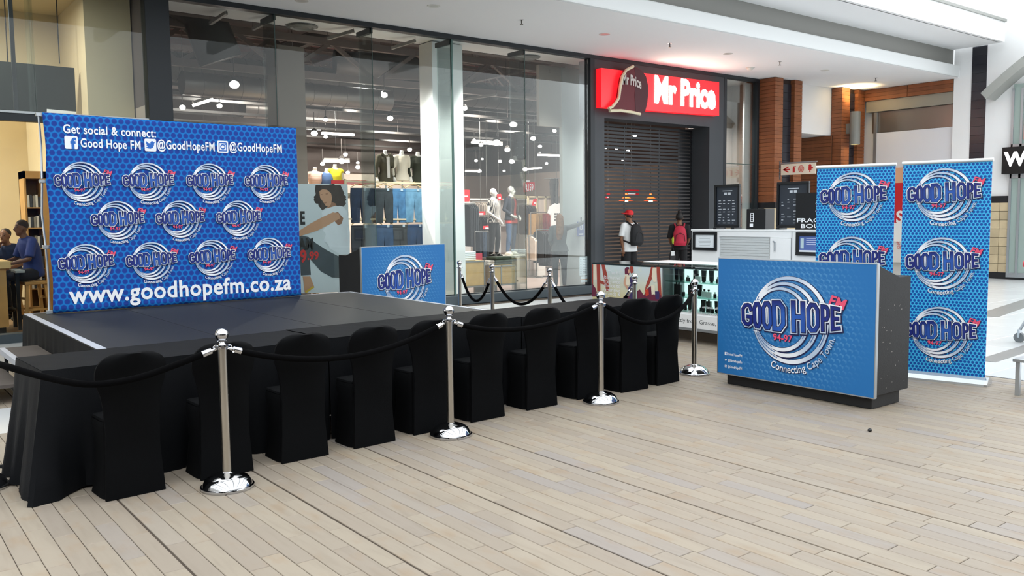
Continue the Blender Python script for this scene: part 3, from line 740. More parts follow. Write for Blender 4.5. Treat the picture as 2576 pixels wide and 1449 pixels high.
# ================================================================== TABLES UNDER BLACK CLOTHS
TR = math.radians(3.0); T0 = Vector((.9, 5.65))
def tpt(s, d): return (T0.x+s*math.cos(TR)-d*math.sin(TR), T0.y+s*math.sin(TR)+d*math.cos(TR))
TOPM = mat('tablecloth_black', '#07090d', .75, noise=(2.5, .1), bump=(120, .12), spec=.16)
tl = ['black floor-length cloth on the long table, end by the stage steps', 'black floor-length cloth on the middle trestle table of the long row', 'black floor-length cloth on the long table, end by the kiosk']
for i in range(3):
    s0, s1 = i*1.885, i*1.885+1.88; d0, d1 = 0., .68
    o = thing('tablecloth', tl[i], 'tablecloth', (*tpt(s0, d0), 0), TR, 'black cloths of the long table row')
    L = s1-s0; z = .745+.004*(i == 1); mb = MB()
    nx, ny = 30, 12; vs = []
    rs = random.Random(i)
    for b in range(ny+1):
        for a in range(nx+1):
            vs.append((L*a/nx, d1*b/ny, z+.0015*math.sin(a*1.7+i)*math.sin(b*1.1)+(.002 if a % 10 == 0 else 0)))
    mb.add(vs, [(b*(nx+1)+a, b*(nx+1)+a+1, (b+1)*(nx+1)+a+1, (b+1)*(nx+1)+a) for b in range(ny) for a in range(nx)])
    mb.obj('cloth_top', TOPM, o, smooth=True)
    mb = MB()
    def fn(p, t, q, i=i, L=L):
        if i == 0:      # free end: the corner swings out into a big fold and trails on the floor
            k = math.exp(-((p.x+.02)**2+(p.y+.02)**2)/.03)*t; return p+Vector((-.04, -.16))*k+Vector((-.10*t*(p.x < .05), 0)), 0
        return p, 0
    if i == 0: path = [(0, d1), (0, 0), (L, 0)]
    elif i == 1: path = [(0, 0), (L, 0)]
    else: path = [(0, 0), (L, 0), (L, d1)]
    skirt(mb, path, .004, z, .022 if i else .04, .22, seed=20+i, levels=9, flare=.006, fn=fn)
    mb.obj('front_drape', TOPM, o, smooth=True)
    mb = MB(); skirt(mb, [(L, d1), (0, d1)], .004, z, .02, .25, seed=40+i, levels=5); mb.obj('rear_drape', TOPM, o, smooth=True)
# loose tail of black fabric lying on the planks at the table end
mb = MB(); a = onZ(-60, 1178); b = onZ(95, 1172); n = 12; vs = []
for k in range(n+1):
    p = a.lerp(b, k/n); q = .035+.01*math.sin(k*1.3)
    for dx, zz in ((-q, .003), (-q*.4, .016), (q*.5, .014), (q, .003)): vs.append((p.x, p.y+dx, zz))
mb.add(vs, [(k*4+j, k*4+j+1, (k+1)*4+j+1, (k+1)*4+j) for k in range(n) for j in range(3)])
mb.obj('cloth_strip', CLOTH, label='strip of loose black fabric lying on the floor by the table end', cat='fabric', smooth=True)
# ================================================================== CHAIRS IN STRETCH COVERS
CHM = mat('chair_spandex', '#030406', .8, noise=(4, .12), bump=(180, .1), spec=.12)
def chair_proto():
    t = thing('covered_chair', '', 'chair')
    # back panel: floor to rounded top, waisted at seat height, leaning back and wrapped in plan
    def hw(z): return .172-.012*math.sin(min(1, z/.45)*math.pi/1.0)*0+(-.006 if z < .3 else 0)+.045*max(0, (z-.45)/.4)
    def outl(z):
        w = .165+.006*(1-z/.1) if z < .1 else .165-.012*math.sin(math.pi*(z-.1)/.5) if z < .6 else .165+.036*math.sin(math.pi/2*min(1, (z-.6)/.14))
        if z > .72: q = (z-.72)/.147; w *= max(0., 1-q**3.2)**.42
        return max(w, .012)
    def yb(z): return -.012*(1-z/.3) if z < .3 else .0+(-.115)*((z-.3)/.57)**1.4
    zs = [.003, .03, .1, .2, .3, .4, .48, .55, .62, .68, .72, .75, .78, .805, .825, .84, .851, .858, .8615]
    nu = 14; mb = MB(); vs = []
    for side, th in ((0, 0), (1, .05)):
        for z in zs:
            for i in range(nu+1):
                u = -1+2*i/nu; c = .06*u*u*max(0., min(1, (z-.4)/.3)); edge = (1-abs(u)**6)
                y = yb(z)+c+(th*(.35+.65*edge) if side else -.004*edge*(1 if z > .3 else 0))
                vs.append((u*outl(z), y, z))
    nz = len(zs); K = nz*(nu+1); fs = []
    for s_ in range(2):
        for j in range(nz-1):
            for i in range(nu):
                q = (j*(nu+1)+i, j*(nu+1)+i+1, (j+1)*(nu+1)+i+1, (j+1)*(nu+1)+i); fs.append(tuple(s_*K+x for x in q))
    for j in range(nz-1):
        for i in (0, nu): fs.append((j*(nu+1)+i, (j+1)*(nu+1)+i, K+(j+1)*(nu+1)+i, K+j*(nu+1)+i))
    for i in range(nu): fs.append(((nz-1)*(nu+1)+i, (nz-1)*(nu+1)+i+1, K+(nz-1)*(nu+1)+i+1, K+(nz-1)*(nu+1)+i)); fs.append((i, i+1, K+i+1, K+i))
    mb.add(vs, fs); mb.obj('backrest_cover', CHM, t, smooth=True)
    # skirt wrapping seat and legs
    mb = MB(); lv = [(.003, .012), (.03, .006), (.1, 0), (.22, -.012), (.34, -.01), (.42, 0), (.455, -.006)]; vs = []; n = 40
    for z, g in lv:
        for i in range(n):
            a = 2*math.pi*i/n; c, s = math.cos(a), math.sin(a); pw = .28
            x = (.162+g)*math.copysign(abs(c)**pw, c); y = .16+(.125+g)*math.copysign(abs(s)**pw, s)
            dip = .02*math.sin(i*2*math.pi/10)**2 if z < .05 else 0
            vs.append((x, y, z+dip*0))
    m = len(lv); fs = [(j*n+i, j*n+(i+1) % n, (j+1)*n+(i+1) % n, (j+1)*n+i) for j in range(m-1) for i in range(n)]
    mb.add(vs, fs); mb.obj('skirt_cover', CHM, t, smooth=True)
    MB().box(-.15, .15, .05, .275, .44, .475).obj('seat_cover', CHM, t, smooth=True, bevel=.02)
    return t
ch0 = chair_proto()
CX = [1.305, 1.865, 2.405, 2.95, 3.47, 4.03, 4.63, 5.23, 5.74, 6.23]; CY = [5.31, 5.35, 5.375, 5.4, 5.455, 5.5, 5.54, 5.58, 5.53, 5.56]
ordw = ['first', 'second', 'third', 'fourth', 'fifth', 'sixth', 'seventh', 'eighth', 'ninth', 'tenth']
for i, (x, y) in enumerate(zip(CX, CY)):
    lab = 'black chair in stretch cover, %s in the row counted from the stage steps end' % ordw[i]
    rz = math.radians([4, 2, 1, 3, 4, 2, 1, 3, -2, 4][i])
    if i == 0: ch0.location = (x, y, 0); ch0.rotation_euler = (0, 0, rz); ch0['label'] = lab; ch0['group'] = 'covered chairs along the table'
    else: dup(ch0, (x, y, 0), rz, lab)
# ================================================================== ROPE BARRIER
CHROME = mat('chrome', '#c2c3c6', .07, metal=1.); BRUSH = mat('brushed_steel', '#b9b4ab', .28, metal=1.)
VELV = mat('black_velvet_rope', '#030304', .95, spec=.08, bump=(150, .2))
def stan_proto():
    t = thing('rope_post', '', 'stanchion')
    MB().lathe([(.158, .0), (.16, .006), (.158, .016), (.148, .02), (.143, .034), (.128, .058), (.1, .078), (.064, .09), (.036, .095), (.03, .1)], n=40).obj('base', CHROME, t, smooth=True)
    MB().lathe([(.0255, .078), (.0255, .85)], n=24).obj('pole', BRUSH, t, smooth=True)
    MB().lathe([(.026, .85), (.03, .852), (.03, .858), (.046, .86), (.046, .866), (.024, .872), (.015, .885), (.014, .892), (.026, .897), (.02, .901)], n=24).obj('collar', CHROME, t, smooth=True)
    MB().ell((0, 0, .934), (.039, .039, .039), 24, 16).obj('ball_finial', CHROME, t, smooth=True)
    return t
sp0 = stan_proto()
FRONT = [(.6, 6.07), (1.78, 5.11), (3.52, 5.27), (5.16, 5.37), (6.82, 5.73)]
BACK = [(7.36, 10.71), (7.10, 9.54), (7.09, 8.31), (7.0, 6.74)]
labs = ['chrome rope post cut off by the picture edge beside the cloth end', 'chrome rope post nearest the camera in front of the covered chairs', 'chrome rope post before the middle of the chair row', 'chrome rope post in front of the seventh and eighth chairs', 'chrome rope post at the podium end of the chair row',
        'chrome rope post closest to the shop glass beside the rear podium', 'second chrome rope post behind the stage, next to the wooden plinths', 'chrome rope post behind the stage in front of the reaching woman', 'chrome rope post in front of the kiosk picture of a couple']
for i, (x, y) in enumerate(FRONT+BACK):
    if i == 0: sp0.location = (x, y, 0); sp0['label'] = labs[0]; sp0['group'] = 'chrome rope posts'
    else: dup(sp0, (x, y, 0), 0, labs[i])
def rope(a, b, sag, label, asym=.5, via=None):
    A = Vector((*a, .862)); B = Vector((*b, .862)); d = (B-A).normalized(); t = thing('barrier_rope', label, 'rope', A, 0, 'black barrier ropes')
    def pt(s):
        p = A.lerp(B, s); e = math.log(.5)/math.log(asym); q = s**e
        p.z -= sag*4*q*(1-q); return p-A
    if via:
        V = [A]+via+[B]; K = [Vector((0, 0, 0))]
        def pt(s):
            f = s*(len(V)-1); i = min(int(f), len(V)-2); t_ = f-i
            p0, p1, p2, p3 = V[max(i-1, 0)], V[i], V[i+1], V[min(i+2, len(V)-1)]
            q = .5*((2*p1)+(p2-p0)*t_+(2*p0-5*p1+4*p2-p3)*t_*t_+(3*p1-p0-3*p2+p3)*t_**3); return q-A
    n = 30; L = (B-A).length; e0 = .115/L
    P = [pt(e0+(1-2*e0)*i/n) for i in range(n+1)]
    MB().tube(P, .0195, 12).obj('rope_body', VELV, t, smooth=True)
    for s0, q in ((0, 1), (1, -1)):
        u = lambda k: pt(k/L if q > 0 else 1-k/L)
        MB().tube([u(.115), u(.072)], [.022, .02], 14).obj('rope_ferrule', CHROME, t, smooth=True)
        MB().tube([u(.074), u(.066), u(.055), u(.04)], [.012, .008, .012, .007], 10).obj('swivel', CHROME, t, smooth=True)
        c = u(.045)+Vector((0, 0, .006)); hk = []
        for k in range(9):
            an = -math.pi*.2+k*math.pi*1.5/8; dd = d*(-1 if q > 0 else 1); hk.append(c+dd*(.016*math.cos(an))+Vector((0, 0, .016*math.sin(an))))
        MB().tube(hk, .0045, 8).obj('hook', CHROME, t, smooth=True)
    return t
rl = ['black velvet rope sagging across the first chair at the picture edge', 'black velvet rope slung between the nearest two rope posts', 'black velvet rope across the sixth and seventh chairs', 'black velvet rope slung low over the last two chairs',
      'black velvet rope hanging in a sharp loop beside the rear podium', 'black velvet rope before the wooden plinths behind the stage', 'black velvet rope between reaching woman and kiosk picture panel']
VIA = {0: [Vector((.64, 5.86, .80)), onY(0, 917, 5.62), onY(110, 948, 5.36), onY(225, 967, 5.16), onY(340, 952, 5.13), onY(450, 915, 5.11)],
       3: [onY(1535, 775, 5.40), onY(1580, 801, 5.38), onY(1625, 812, 5.36), onY(1680, 799, 5.38), onY(1722, 768, 5.5)]}
for i in range(4): rope(FRONT[i], FRONT[i+1], [.235, .165, .13, .235][i], rl[i], [.5, .5, .46, .56][i], VIA.get(i))
for i in range(3): rope(BACK[i], BACK[i+1], [.45, .4, .5][i], rl[4+i])
# ================================================================== FRAGRANCE KIOSK
KW = mat('kiosk_white', '#eceeef', .35, noise=(3, .015)); KGREY = mat('kiosk_frame_grey', '#8b8f92', .4, metal=.4)
MINT = mat('showcase_back', '#c6e6e2', .5, emit=('#c6e6e2', .6)); KGL = glass('kiosk_glass', (.95, .985, .97), .7)
BLK = mat('satin_black', '#0e0f11', .35); GREYTXT = mat('grey_lettering', '#4b5054', .6)
KX, KY0, KY1, KZ = 8.41, 8.91, 5.35, .96
def kloc(px, py, X=KX): p = onX(px, py, X); return (KY0-p.y, p.z)          # u along the counter from its far end, v up
kq = thing('display_counter', 'white and glass perfume counter with picture panel behind the chair row', 'counter', (KX, KY0, 0), math.radians(-90))
KL = KY0-KY1
MB().box(0, KL, .0, .6, KZ-.012, KZ).obj('glass_top', glass('top_glass', (.86, .93, .91), 1.), kq)
MB().box(0, KL, -.008, .012, KZ-.022, KZ-.002).obj('top_edge', mat('edge_green', '#23302f', .3), kq)
def _picmat():
    t = NT('picture_panel_print', .4, .3); X, Y, Z = t.xyz()
    c = t.mix(t.ss(Z, .4, .95), '#d9cf9c', '#d6e6ea'); n = t.n('ShaderNodeTexNoise'); n.inputs['Scale'].default_value = 6
    c = t.mix(t.f('MULTIPLY', t.ss(n.outputs[0], .55, .75), .5), c, '#e8edd2')
    return t.out(c)
u1 = 1.31
pp = MB().box(.0, u1, -.006, .02, .36, KZ-.024).obj('picture_panel', _picmat(), kq)
RUST = mat('picture_rust', '#a8483a', .5); MAR = mat('picture_maroon', '#6d2540', .5); SKN = mat('picture_skin', '#d9a98c', .5); PNV = mat('picture_navy', '#3a2f63', .5); PCR = mat('picture_cream', '#efe6cf', .5); PRD = mat('picture_red', '#c9402c', .5)
def c3(x, y): return (1480+x/6.04, 640+y/6.04)
def flat(parent, name, pts, m, conv, y):
    P = []
    for q in pts: u, v = conv(*q); P.append((u, y, v))
    mb = MB(); mb.add(P, [tuple(range(len(P)))]); return mb.obj(name, m, parent, fix=False)
kc = lambda x, y: kloc(*c3(x, y))
for pts, m in (([(75, 150), (135, 150), (135, 380), (75, 380)], PCR), ([(60, 150), (80, 150), (80, 560), (60, 560)], RUST), ([(130, 150), (185, 150), (190, 560), (140, 560)], RUST),
               ([(205, 150), (250, 150), (300, 330), (330, 560), (280, 560), (230, 300)], RUST), ([(60, 430), (120, 520), (150, 640), (60, 640)], MAR), ([(150, 380), (260, 420), (250, 460), (150, 430)], RUST),
               ([(960, 190), (1010, 190), (990, 330), (920, 480), (860, 560), (880, 470), (930, 330)], RUST), ([(1040, 190), (1095, 190), (1120, 640), (1070, 640)], RUST), ([(985, 200), (1045, 200), (1045, 420), (1000, 420), (970, 340)], PCR),
               ([(740, 560), (790, 530), (850, 620), (900, 520), (960, 480), (1010, 620), (1070, 560), (1120, 640), (1110, 720), (520, 720), (540, 640), (640, 620)], MAR),
               ([(960, 470), (1020, 470), (1020, 600), (970, 610)], PCR), ([(870, 540), (920, 520), (930, 610), (880, 640)], PRD), ([(1020, 560), (1085, 560), (1085, 680), (1030, 680)], PNV)):
    PK = globals().get('PK', 0)+1; flat(kq, 'picture_shape', pts, m, kc, -.0068-PK*.00025)
for pts, m in (([(560, 220), (590, 190), (625, 195), (635, 260), (620, 330), (590, 330), (562, 290)], MAR), ([(635, 190), (660, 175), (690, 190), (695, 270), (660, 290), (640, 260)], RUST), ([(608, 225), (640, 230), (650, 270), (615, 285)], SKN),
               ([(560, 310), (600, 300), (640, 330), (640, 460), (580, 480), (565, 400)], PCR), ([(545, 400), (575, 320), (590, 340), (575, 440), (620, 510), (600, 530), (545, 450)], SKN), ([(630, 350), (700, 320), (745, 400), (745, 690), (640, 690), (610, 520), (650, 450)], PNV)):
    PK += 1; flat(kq, 'picture_shape', pts, m, kc, -.0068-PK*.00025)
for s, yb, l in (('The #1', 289, 315), ('alternative', 360, 222), ('fragrance', 425, 245), ('choice to', 487, 245), ('expensive', 550, 225), ('brands &', 608, 250), ('packaging', 672, 210)):
    a, b = kc(l, yb-14), kc(497, yb); mb = MB(); addtext(mb, s, (a[0]+b[0])/2, (a[1]+b[1])/2-.02, .05, y=-.013, fit=b[0]-a[0]); mb.obj('lettering', PWHITE, kq, fix=False)
# showcase
MB().box(u1, KL, .42, .45, .38, KZ-.02).obj('showcase_back', MINT, kq)
MB().box(u1, KL, .0, .45, .36, .39).obj('showcase_floor', KW, kq)
MB().box(u1, KL, .002, .01, .38, KZ-.024).obj('showcase_glass', KGL, kq)
MB().box(u1-.01, u1+.01, -.004, .45, .36, KZ-.02).obj('showcase_end', KGREY, kq)
SHZ = (.58, .77)
for z in SHZ: MB().box(u1+.01, KL, .05, .41, z-.012, z).obj('showcase_shelf', glass('shelf_glass', (.6, .8, .76), .8), kq)
MB().box(0, KL, -.008, .45, .2, .365).obj('white_panel', KW, kq)
MB().box(0, KL, -.012, .02, .165, .2).obj('base_rail', KGREY, kq)
for u in (.06, 1.22, 2.4, 3.4): MB().box(u, u+.045, -.005, .035, 0, .165).obj('leg', KGREY, kq)
MB().box(0, KL, .3, .55, 0, .1).obj('plinth', mat('kiosk_plinth', '#7c7064', .6), kq); MB().box(0, KL, .36, .5, .1, .2).obj('under_panel', KW, kq)
a, b = kc(1335, 1060), kc(1945, 1120); mb = MB(); ft = (b[0]-a[0])/.86; addtext(mb, 'directly from Grasse,', b[0]-ft/2, .262, .05, y=-.0095, fit=ft); mb.obj('lettering', GREYTXT, kq, fix=False)
a, b = kc(1610, 780), kc(1975, 820); mb = MB(); ft = (b[0]-a[0])/.95; addtext(mb, 'join us on facebook', b[0]-ft/2, a[1]-.02, .032, y=.0, fit=ft); mb.obj('lettering', PWHITE, kq, fix=False)
a, b = kc(1610, 875), kc(1975, 900); mb = MB(); ft = (b[0]-a[0])*1.25; addtext(mb, 'fragranceboutique.co', b[0]-ft/2, a[1]-.02, .032, y=.0, fit=ft); mb.obj('lettering', PWHITE, kq, fix=False)
# bottles on the showcase shelves
def bottle_mesh(kind):
    mb = MB()
    if kind == 'tall': mb.box(-.03, .03, -.018, .018, 0, .14); mb.cur = 1; mb.cyl((0, 0, .14), (0, 0, .17), .012, n=10)
    elif kind == 'tube': mb.prism([(-.026, 0, .012), (.026, 0, .012), (.036, 0, .15), (-.036, 0, .15)], (0, .02, 0)); mb.cur = 1; mb.cyl((0, .01, 0), (0, .01, .014), .02, n=10)
    elif kind == 'flask': mb.box(-.034, .034, -.014, .014, 0, .07); mb.cyl((0, 0, .07), (0, 0, .082), .009, n=8); mb.cur = 1; mb.cyl((0, 0, .08), (0, 0, .1), .014, n=8)
    else: mb.box(-.014, .014, -.014, .014, 0, .05); mb.cur = 1; mb.cyl((0, 0, .05), (0, 0, .075), .008, n=8)
    return mb
cap = mat('bottle_cap_black', '#141517', .3); clear = mat('scent_bottle_clear', '#cfe5e1', .1, spec=.7); gold = mat('scent_box_gold', '#5a5146', .35, metal=.3); red = mat('scent_bottle_red', '#b4352f', .2)
BM = {'tall': bottle_mesh('tall').mesh('bottle', [BLK, cap]), 'tube': bottle_mesh('tube').mesh('bottle', [BLK, cap]), 'flask': bottle_mesh('flask').mesh('bottle', [clear, cap]), 'mini': bottle_mesh('mini').mesh('bottle', [cap, clear]), 'red': bottle_mesh('mini').mesh('bottle', [red, cap])}
rs = random.Random(3); rowlab = {.391: 'small dark perfume bottle on the showcase floor', .5801: 'small dark perfume bottle on the lower glass shelf', .7701: 'small dark perfume bottle on the upper glass shelf'}
for z in (.7701, .5801, .391):
    u = u1+.06
    while u < 2.35:
        k = rs.choice(['tall', 'tube', 'mini', 'flask', 'mini', 'tube']) if z > .5 else rs.choice(['tube', 'tall', 'mini', 'red'])
        o = link('perfume_bottle', BM[k], None, (KX+.14+rs.uniform(0, .1), KY0-u, z), math.radians(-90), label=rowlab[z], cat='bottle', group='perfume bottles in the showcase')
        u += {'tall': .085, 'tube': .1, 'mini': .05, 'flask': .095, 'red': .05}[k]
# pale work surfaces inside the kiosk
kb = thing('service_desk', 'low white service desk with sloping top inside the perfume kiosk', 'desk', (9.25, 8.6, 0), math.radians(-90))
MB().box(0, 2.9, 0, .5, 0, .93).obj('body', KW, kb, bevel=.005)
MB().prism([(.5, .0, .93), (2.9, 0, .93), (2.9, .0, 1.0), ], (0, .45, 0)).obj('sloping_top', KW, kb)
MB().box(-.1, 2.95, -.03, .52, .93, .95).obj('worktop', KW, kb)
# tall back unit
UX = 10.54
ku = thing('kiosk_cabinet', 'white kiosk back cabinet with small roller shutter and cupboard door', 'cabinet', (UX, 8.92, 0), math.radians(-90))
U = lambda y: 8.92-y
MB().box(0, 2.9, .02, .45, 0, 1.37).obj('body', KW, ku); MB().box(-.01, 2.91, -.01, .47, 1.37, 1.395).obj('top', KW, ku, bevel=.003)
MB().box(0, U(8.39), 0, .02, 0, 1.37).obj('front_panel', KW, ku); MB().box(U(8.39), U(7.48), 0, .02, 1.29, 1.37).obj('front_panel', KW, ku)
MB().box(U(7.48), 2.9, 0, .02, 0, .9).obj('front_panel', KW, ku); MB().box(U(7.12), 2.9, 0, .02, .9, 1.37).obj('front_panel', KW, ku); MB().box(U(7.48), U(7.12), 0, .02, 1.28, 1.37).obj('front_panel', KW, ku)
sh2 = MB().box(U(8.38), U(7.49), .025, .03, .6, 1.29).obj('roller_shutter', mat('mini_shutter', '#c2c7c8', .45), ku)
me = MB().box(0, .88, 0, .012, 0, .034).mesh('slat', mat('mini_shutter', '#c2c7c8', .45))
for i in range(16): link('slat', me, sh2, (U(8.38)+.005, .012, .66+i*.039))
dr = MB().box(U(7.47), U(7.13), -.012, .005, .88, 1.275).obj('door', KW, ku, bevel=.003)
MB().box(U(7.39), U(7.375), -.035, -.02, 1.09, 1.22).obj('handle', ALU, dr); MB().cyl((U(7.41), -.012, 1.225), (U(7.41), -.022, 1.225), .012, n=12).obj('lock', ALU, dr)
MB().box(U(7.125), U(7.115), -.004, .01, 0, 1.37).obj('panel_joint', KGREY, ku)
def framed(name, label, cat, X, ya, yb, z0, z1, fw, bgm, depth=.03, group=None):
    t = thing(name, label, cat, (X, ya, z0), math.radians(-90), group); w, h = ya-yb, z1-z0
    for a in ((0, w, 0, fw), (0, w, h-fw, h), (0, fw, fw, h-fw), (w-fw, w, fw, h-fw)): MB().box(a[0], a[1], -depth, 0, a[2], a[3]).obj('frame', BLK, t, bevel=.003)
    MB().box(fw, w-fw, -depth*.4, -.001, fw, h-fw).obj('sheet', bgm, t); return t, w, h
PAPER = mat('paper_white', '#e6edf2', .6)
t, w, h = framed('framed_notice', 'black framed white notice on the kiosk cabinet', 'notice', UX-.003, 8.88, 8.42, 1.07, 1.355, .045, PAPER)
mb = MB(); addtext(mb, 'NOTICE', w/2, h*.72, .018, y=-.0135) if False else None
for i, (q, ww) in enumerate(((.76, .1), (.62, .2), (.55, .24), (.48, .24), (.41, .22), (.34, .24), (.27, .2))): MB().box(w/2-ww/2, w/2+ww/2, -.0135, -.012, h*q, h*q+.006).obj('text_line', mat('faint_print', '#a9b2b8', .6), t)
t, w, h = framed('framed_poster', 'black framed blue perfume advertisement on the kiosk cabinet', 'poster', UX-.003, 7.04, 6.45, 1.04, 1.36, .05, mat('advert_blue', '#5068a8', .4))
MB().box(.07, .12, -.015, -.012, .1, .24).obj('pictured_bottle', mat('pictured_bottle', '#b9cfd4', .4), t); MB().box(.05, w-.05, -.0145, -.012, .05, .075).obj('footer_band', PAPER, t)
for i in range(4): MB().box(.16, .34-.03*(i % 2), -.0145, -.012, .235-i*.028, .243-i*.028).obj('text_line', mat('light_print', '#c6d0e6', .5), t)
def menu(label, ya, yb):
    t, w, h = framed('menu_board', label, 'sign', UX+.15, ya, yb, 1.42, 2.07, .035, mat('board_slate', '#2c323b', .4), .04, 'menu boards on the kiosk cabinet')
    LP = mat('chalk_print', '#c5cbd2', .6)
    MB().box(w/2-.09, w/2+.09, -.018, -.0155, h-.1, h-.09).obj('text_line', LP, t)
    for i in range(2): MB().box(w/2-.06+i*.07, w/2-.01+i*.07, -.018, -.0155, h-.155, h-.12).obj('text_block', LP, t)
    rs = random.Random(int(ya*10)); mb = MB()
    for c in range(4 if w > .45 else 4):
        for r in range(9):
            if rs.random() < .85: u = .07+c*(w-.13)/4; mb.box(u, u+rs.uniform(.02, .06), -.018, -.0155, h-.25-r*.042, h-.24-r*.042)
    mb.obj('text_columns', LP, t, kind='stuff')
    for x in (.04, w-.1): MB().box(x, x+.06, -.1, .08, -.024, 0).obj('foot', BLK, t)
    return t
menu('black menu board on the kiosk cabinet standing before the shop door', 8.58, 8.11)
menu('black menu board on the kiosk cabinet beside the crest sign', 7.46, 6.94)
t = thing('black_box', 'black box with white stickers between the two menu boards', 'box', (UX+.05, 7.93, 1.395), math.radians(-90))
MB().box(0, .33, 0, .22, 0, .3).obj('body', BLK, t, bevel=.004); MB().box(.07, .13, -.002, 0, .11, .24).obj('sticker', PWHITE, t); MB().box(.06, .12, -.002, 0, .04, .085).obj('sticker', PWHITE, t)
for i in range(4): MB().box(.082, .118, -.0035, -.002, .125+i*.028, .143+i*.028).obj('sticker_print', BLK, t)
t = thing('kiosk_name_sign', 'black sign with white crest and serif lettering, cut off by the banner', 'sign', (UX+.02, 7.08, 1.395), math.radians(-90))
MB().box(0, 1.0, 0, .03, 0, .51).obj('board', BLK, t)
for s, z, w_ in (('FRAGRANCE', .105, .85), ('BOUTIQUE', .025, .72)):
    mb = MB(); addtext(mb, s, .02+.85/2, z, .055, y=-.002, bold=.012, fit=w_); mb.obj('lettering', PWHITE, t, fix=False)
cr = MB(); shield = [(.36, .42), (.5, .42), (.5, .3), (.475, .24), (.43, .2), (.385, .24), (.36, .3)]
stroke(cr, shield, .012, -.002, True); stroke(cr, [(a*1.2-.086, b*1.15-.05) for a, b in shield], .008, -.002, True)
for sx in (-1, 1):
    for i in range(7): ring(cr, .43+sx*(.095+.008*math.sin(i*2)), .22+i*.035, .014, .007, -.002, n=10)
for i in range(6): ring(cr, .365+i*.026, .455+.012*(i % 2), .013, .007, -.002, n=10)
cr.obj('crest', PWHITE, t, fix=False); mb = MB(); addtext(mb, 'F', .415, .31, .07, y=-.003, shear=.3); addtext(mb, 'B', .45, .26, .07, y=-.003, shear=.3); mb.obj('monogram', PWHITE, t, fix=False)
# ================================================================== SHOP SIGN WITH CAP
t = thing('lightbox_sign', 'long red illuminated lightbox with bright white lettering above the roller door', 'sign', (0, 0, 0))
SRED = mat('sign_red', '#d01722', .35, emit=('#e0141c', .75)); SGLOW = mat('sign_white_glow', '#ffffff', .4, emit=('#fff2dc', 4.)); CAPR = mat('cap_maroon', '#641a26', .6); CREAMT = mat('cap_piping', '#e8dfbf', .5); CAPD = mat('cap_shade_panel', '#4a1521', .6)
SY_ = 13.05
MB().prism([onY(1513, 171, SY_), onY(1809, 207, SY_), onY(1809, 291, SY_), onY(1513, 270, SY_)], (0, .15, 0)).obj('red_panel', SRED, t)
a, b = onY(1645, 254, SY_), onY(1798, 267, SY_); mb = MB(); addtext(mb, 'Mr Price', (a.x+b.x)/2, a.z-.01, .53, y=SY_-.012, bold=.045, fit=b.x-a.x, space=1.0); mb.obj('lettering', SGLOW, t, fix=False)
def c9(x, y): return (1480+x/4.025, 140+y/4.025)
capo = [(455, 110), (380, 150), (345, 215), (328, 300), (312, 425), (285, 470), (245, 520), (255, 545), (330, 548), (430, 560), (530, 590), (575, 570), (598, 480), (606, 400), (605, 300), (585, 210), (540, 145), (490, 118)]
cp = MB().prism([onY(*c9(*p), SY_-.1) for p in capo], (0, .09, 0)).obj('cap', CAPR, t)
MB().prism([onY(*c9(*p), SY_-.105) for p in [(470, 115), (540, 150), (585, 212), (604, 300), (605, 400), (597, 480), (575, 568), (530, 588), (480, 570), (470, 400), (480, 250)]], (0, .01, 0)).obj('cap_side_panel', CAPD, cp)
pip = [(455, 108), (385, 145), (342, 212), (324, 300), (308, 428), (275, 478), (240, 520), (205, 535), (215, 558), (330, 556), (430, 570), (525, 592)]
MB().tube([onY(*c9(*p), SY_-.1) for p in pip], .032, 8).obj('cap_piping', CREAMT, cp, smooth=True)
a, b = onY(*c9(338, 305), SY_-.1), onY(*c9(530, 318), SY_-.1); mb = MB(); addtext(mb, 'Mr Price', (a.x+b.x)/2, a.z-.02, .2, y=SY_-.118, bold=.03, fit=b.x-a.x, warp=lambda x, z: (x, z+.06-.45*x*x-.08*x)); mb.obj('cap_lettering', mat('cap_lettering', '#cfc9c4', .5), cp, fix=False)
# roller door: see-through slats
rd = thing('roller_door', 'closed dark see-through roller shutter under the red lightbox sign', 'shutter', (12.8, 13.72, 0))
DSL = mat('door_slat', '#2b2d30', .35, metal=.5); me = MB().box(0, 3.4, 0, .02, 0, .05).mesh('slat', DSL)
for i in range(44): link('slat', me, rd, (0, 0, .09+i*.081))
for x in (.0, 1.13, 2.26, 3.37): MB().box(x, x+.03, .02, .035, 0, 3.6).obj('link_strip', DSL, rd)
MB().box(0, 3.4, -.01, .04, 0, .09).obj('bottom_bar', DSL, rd)
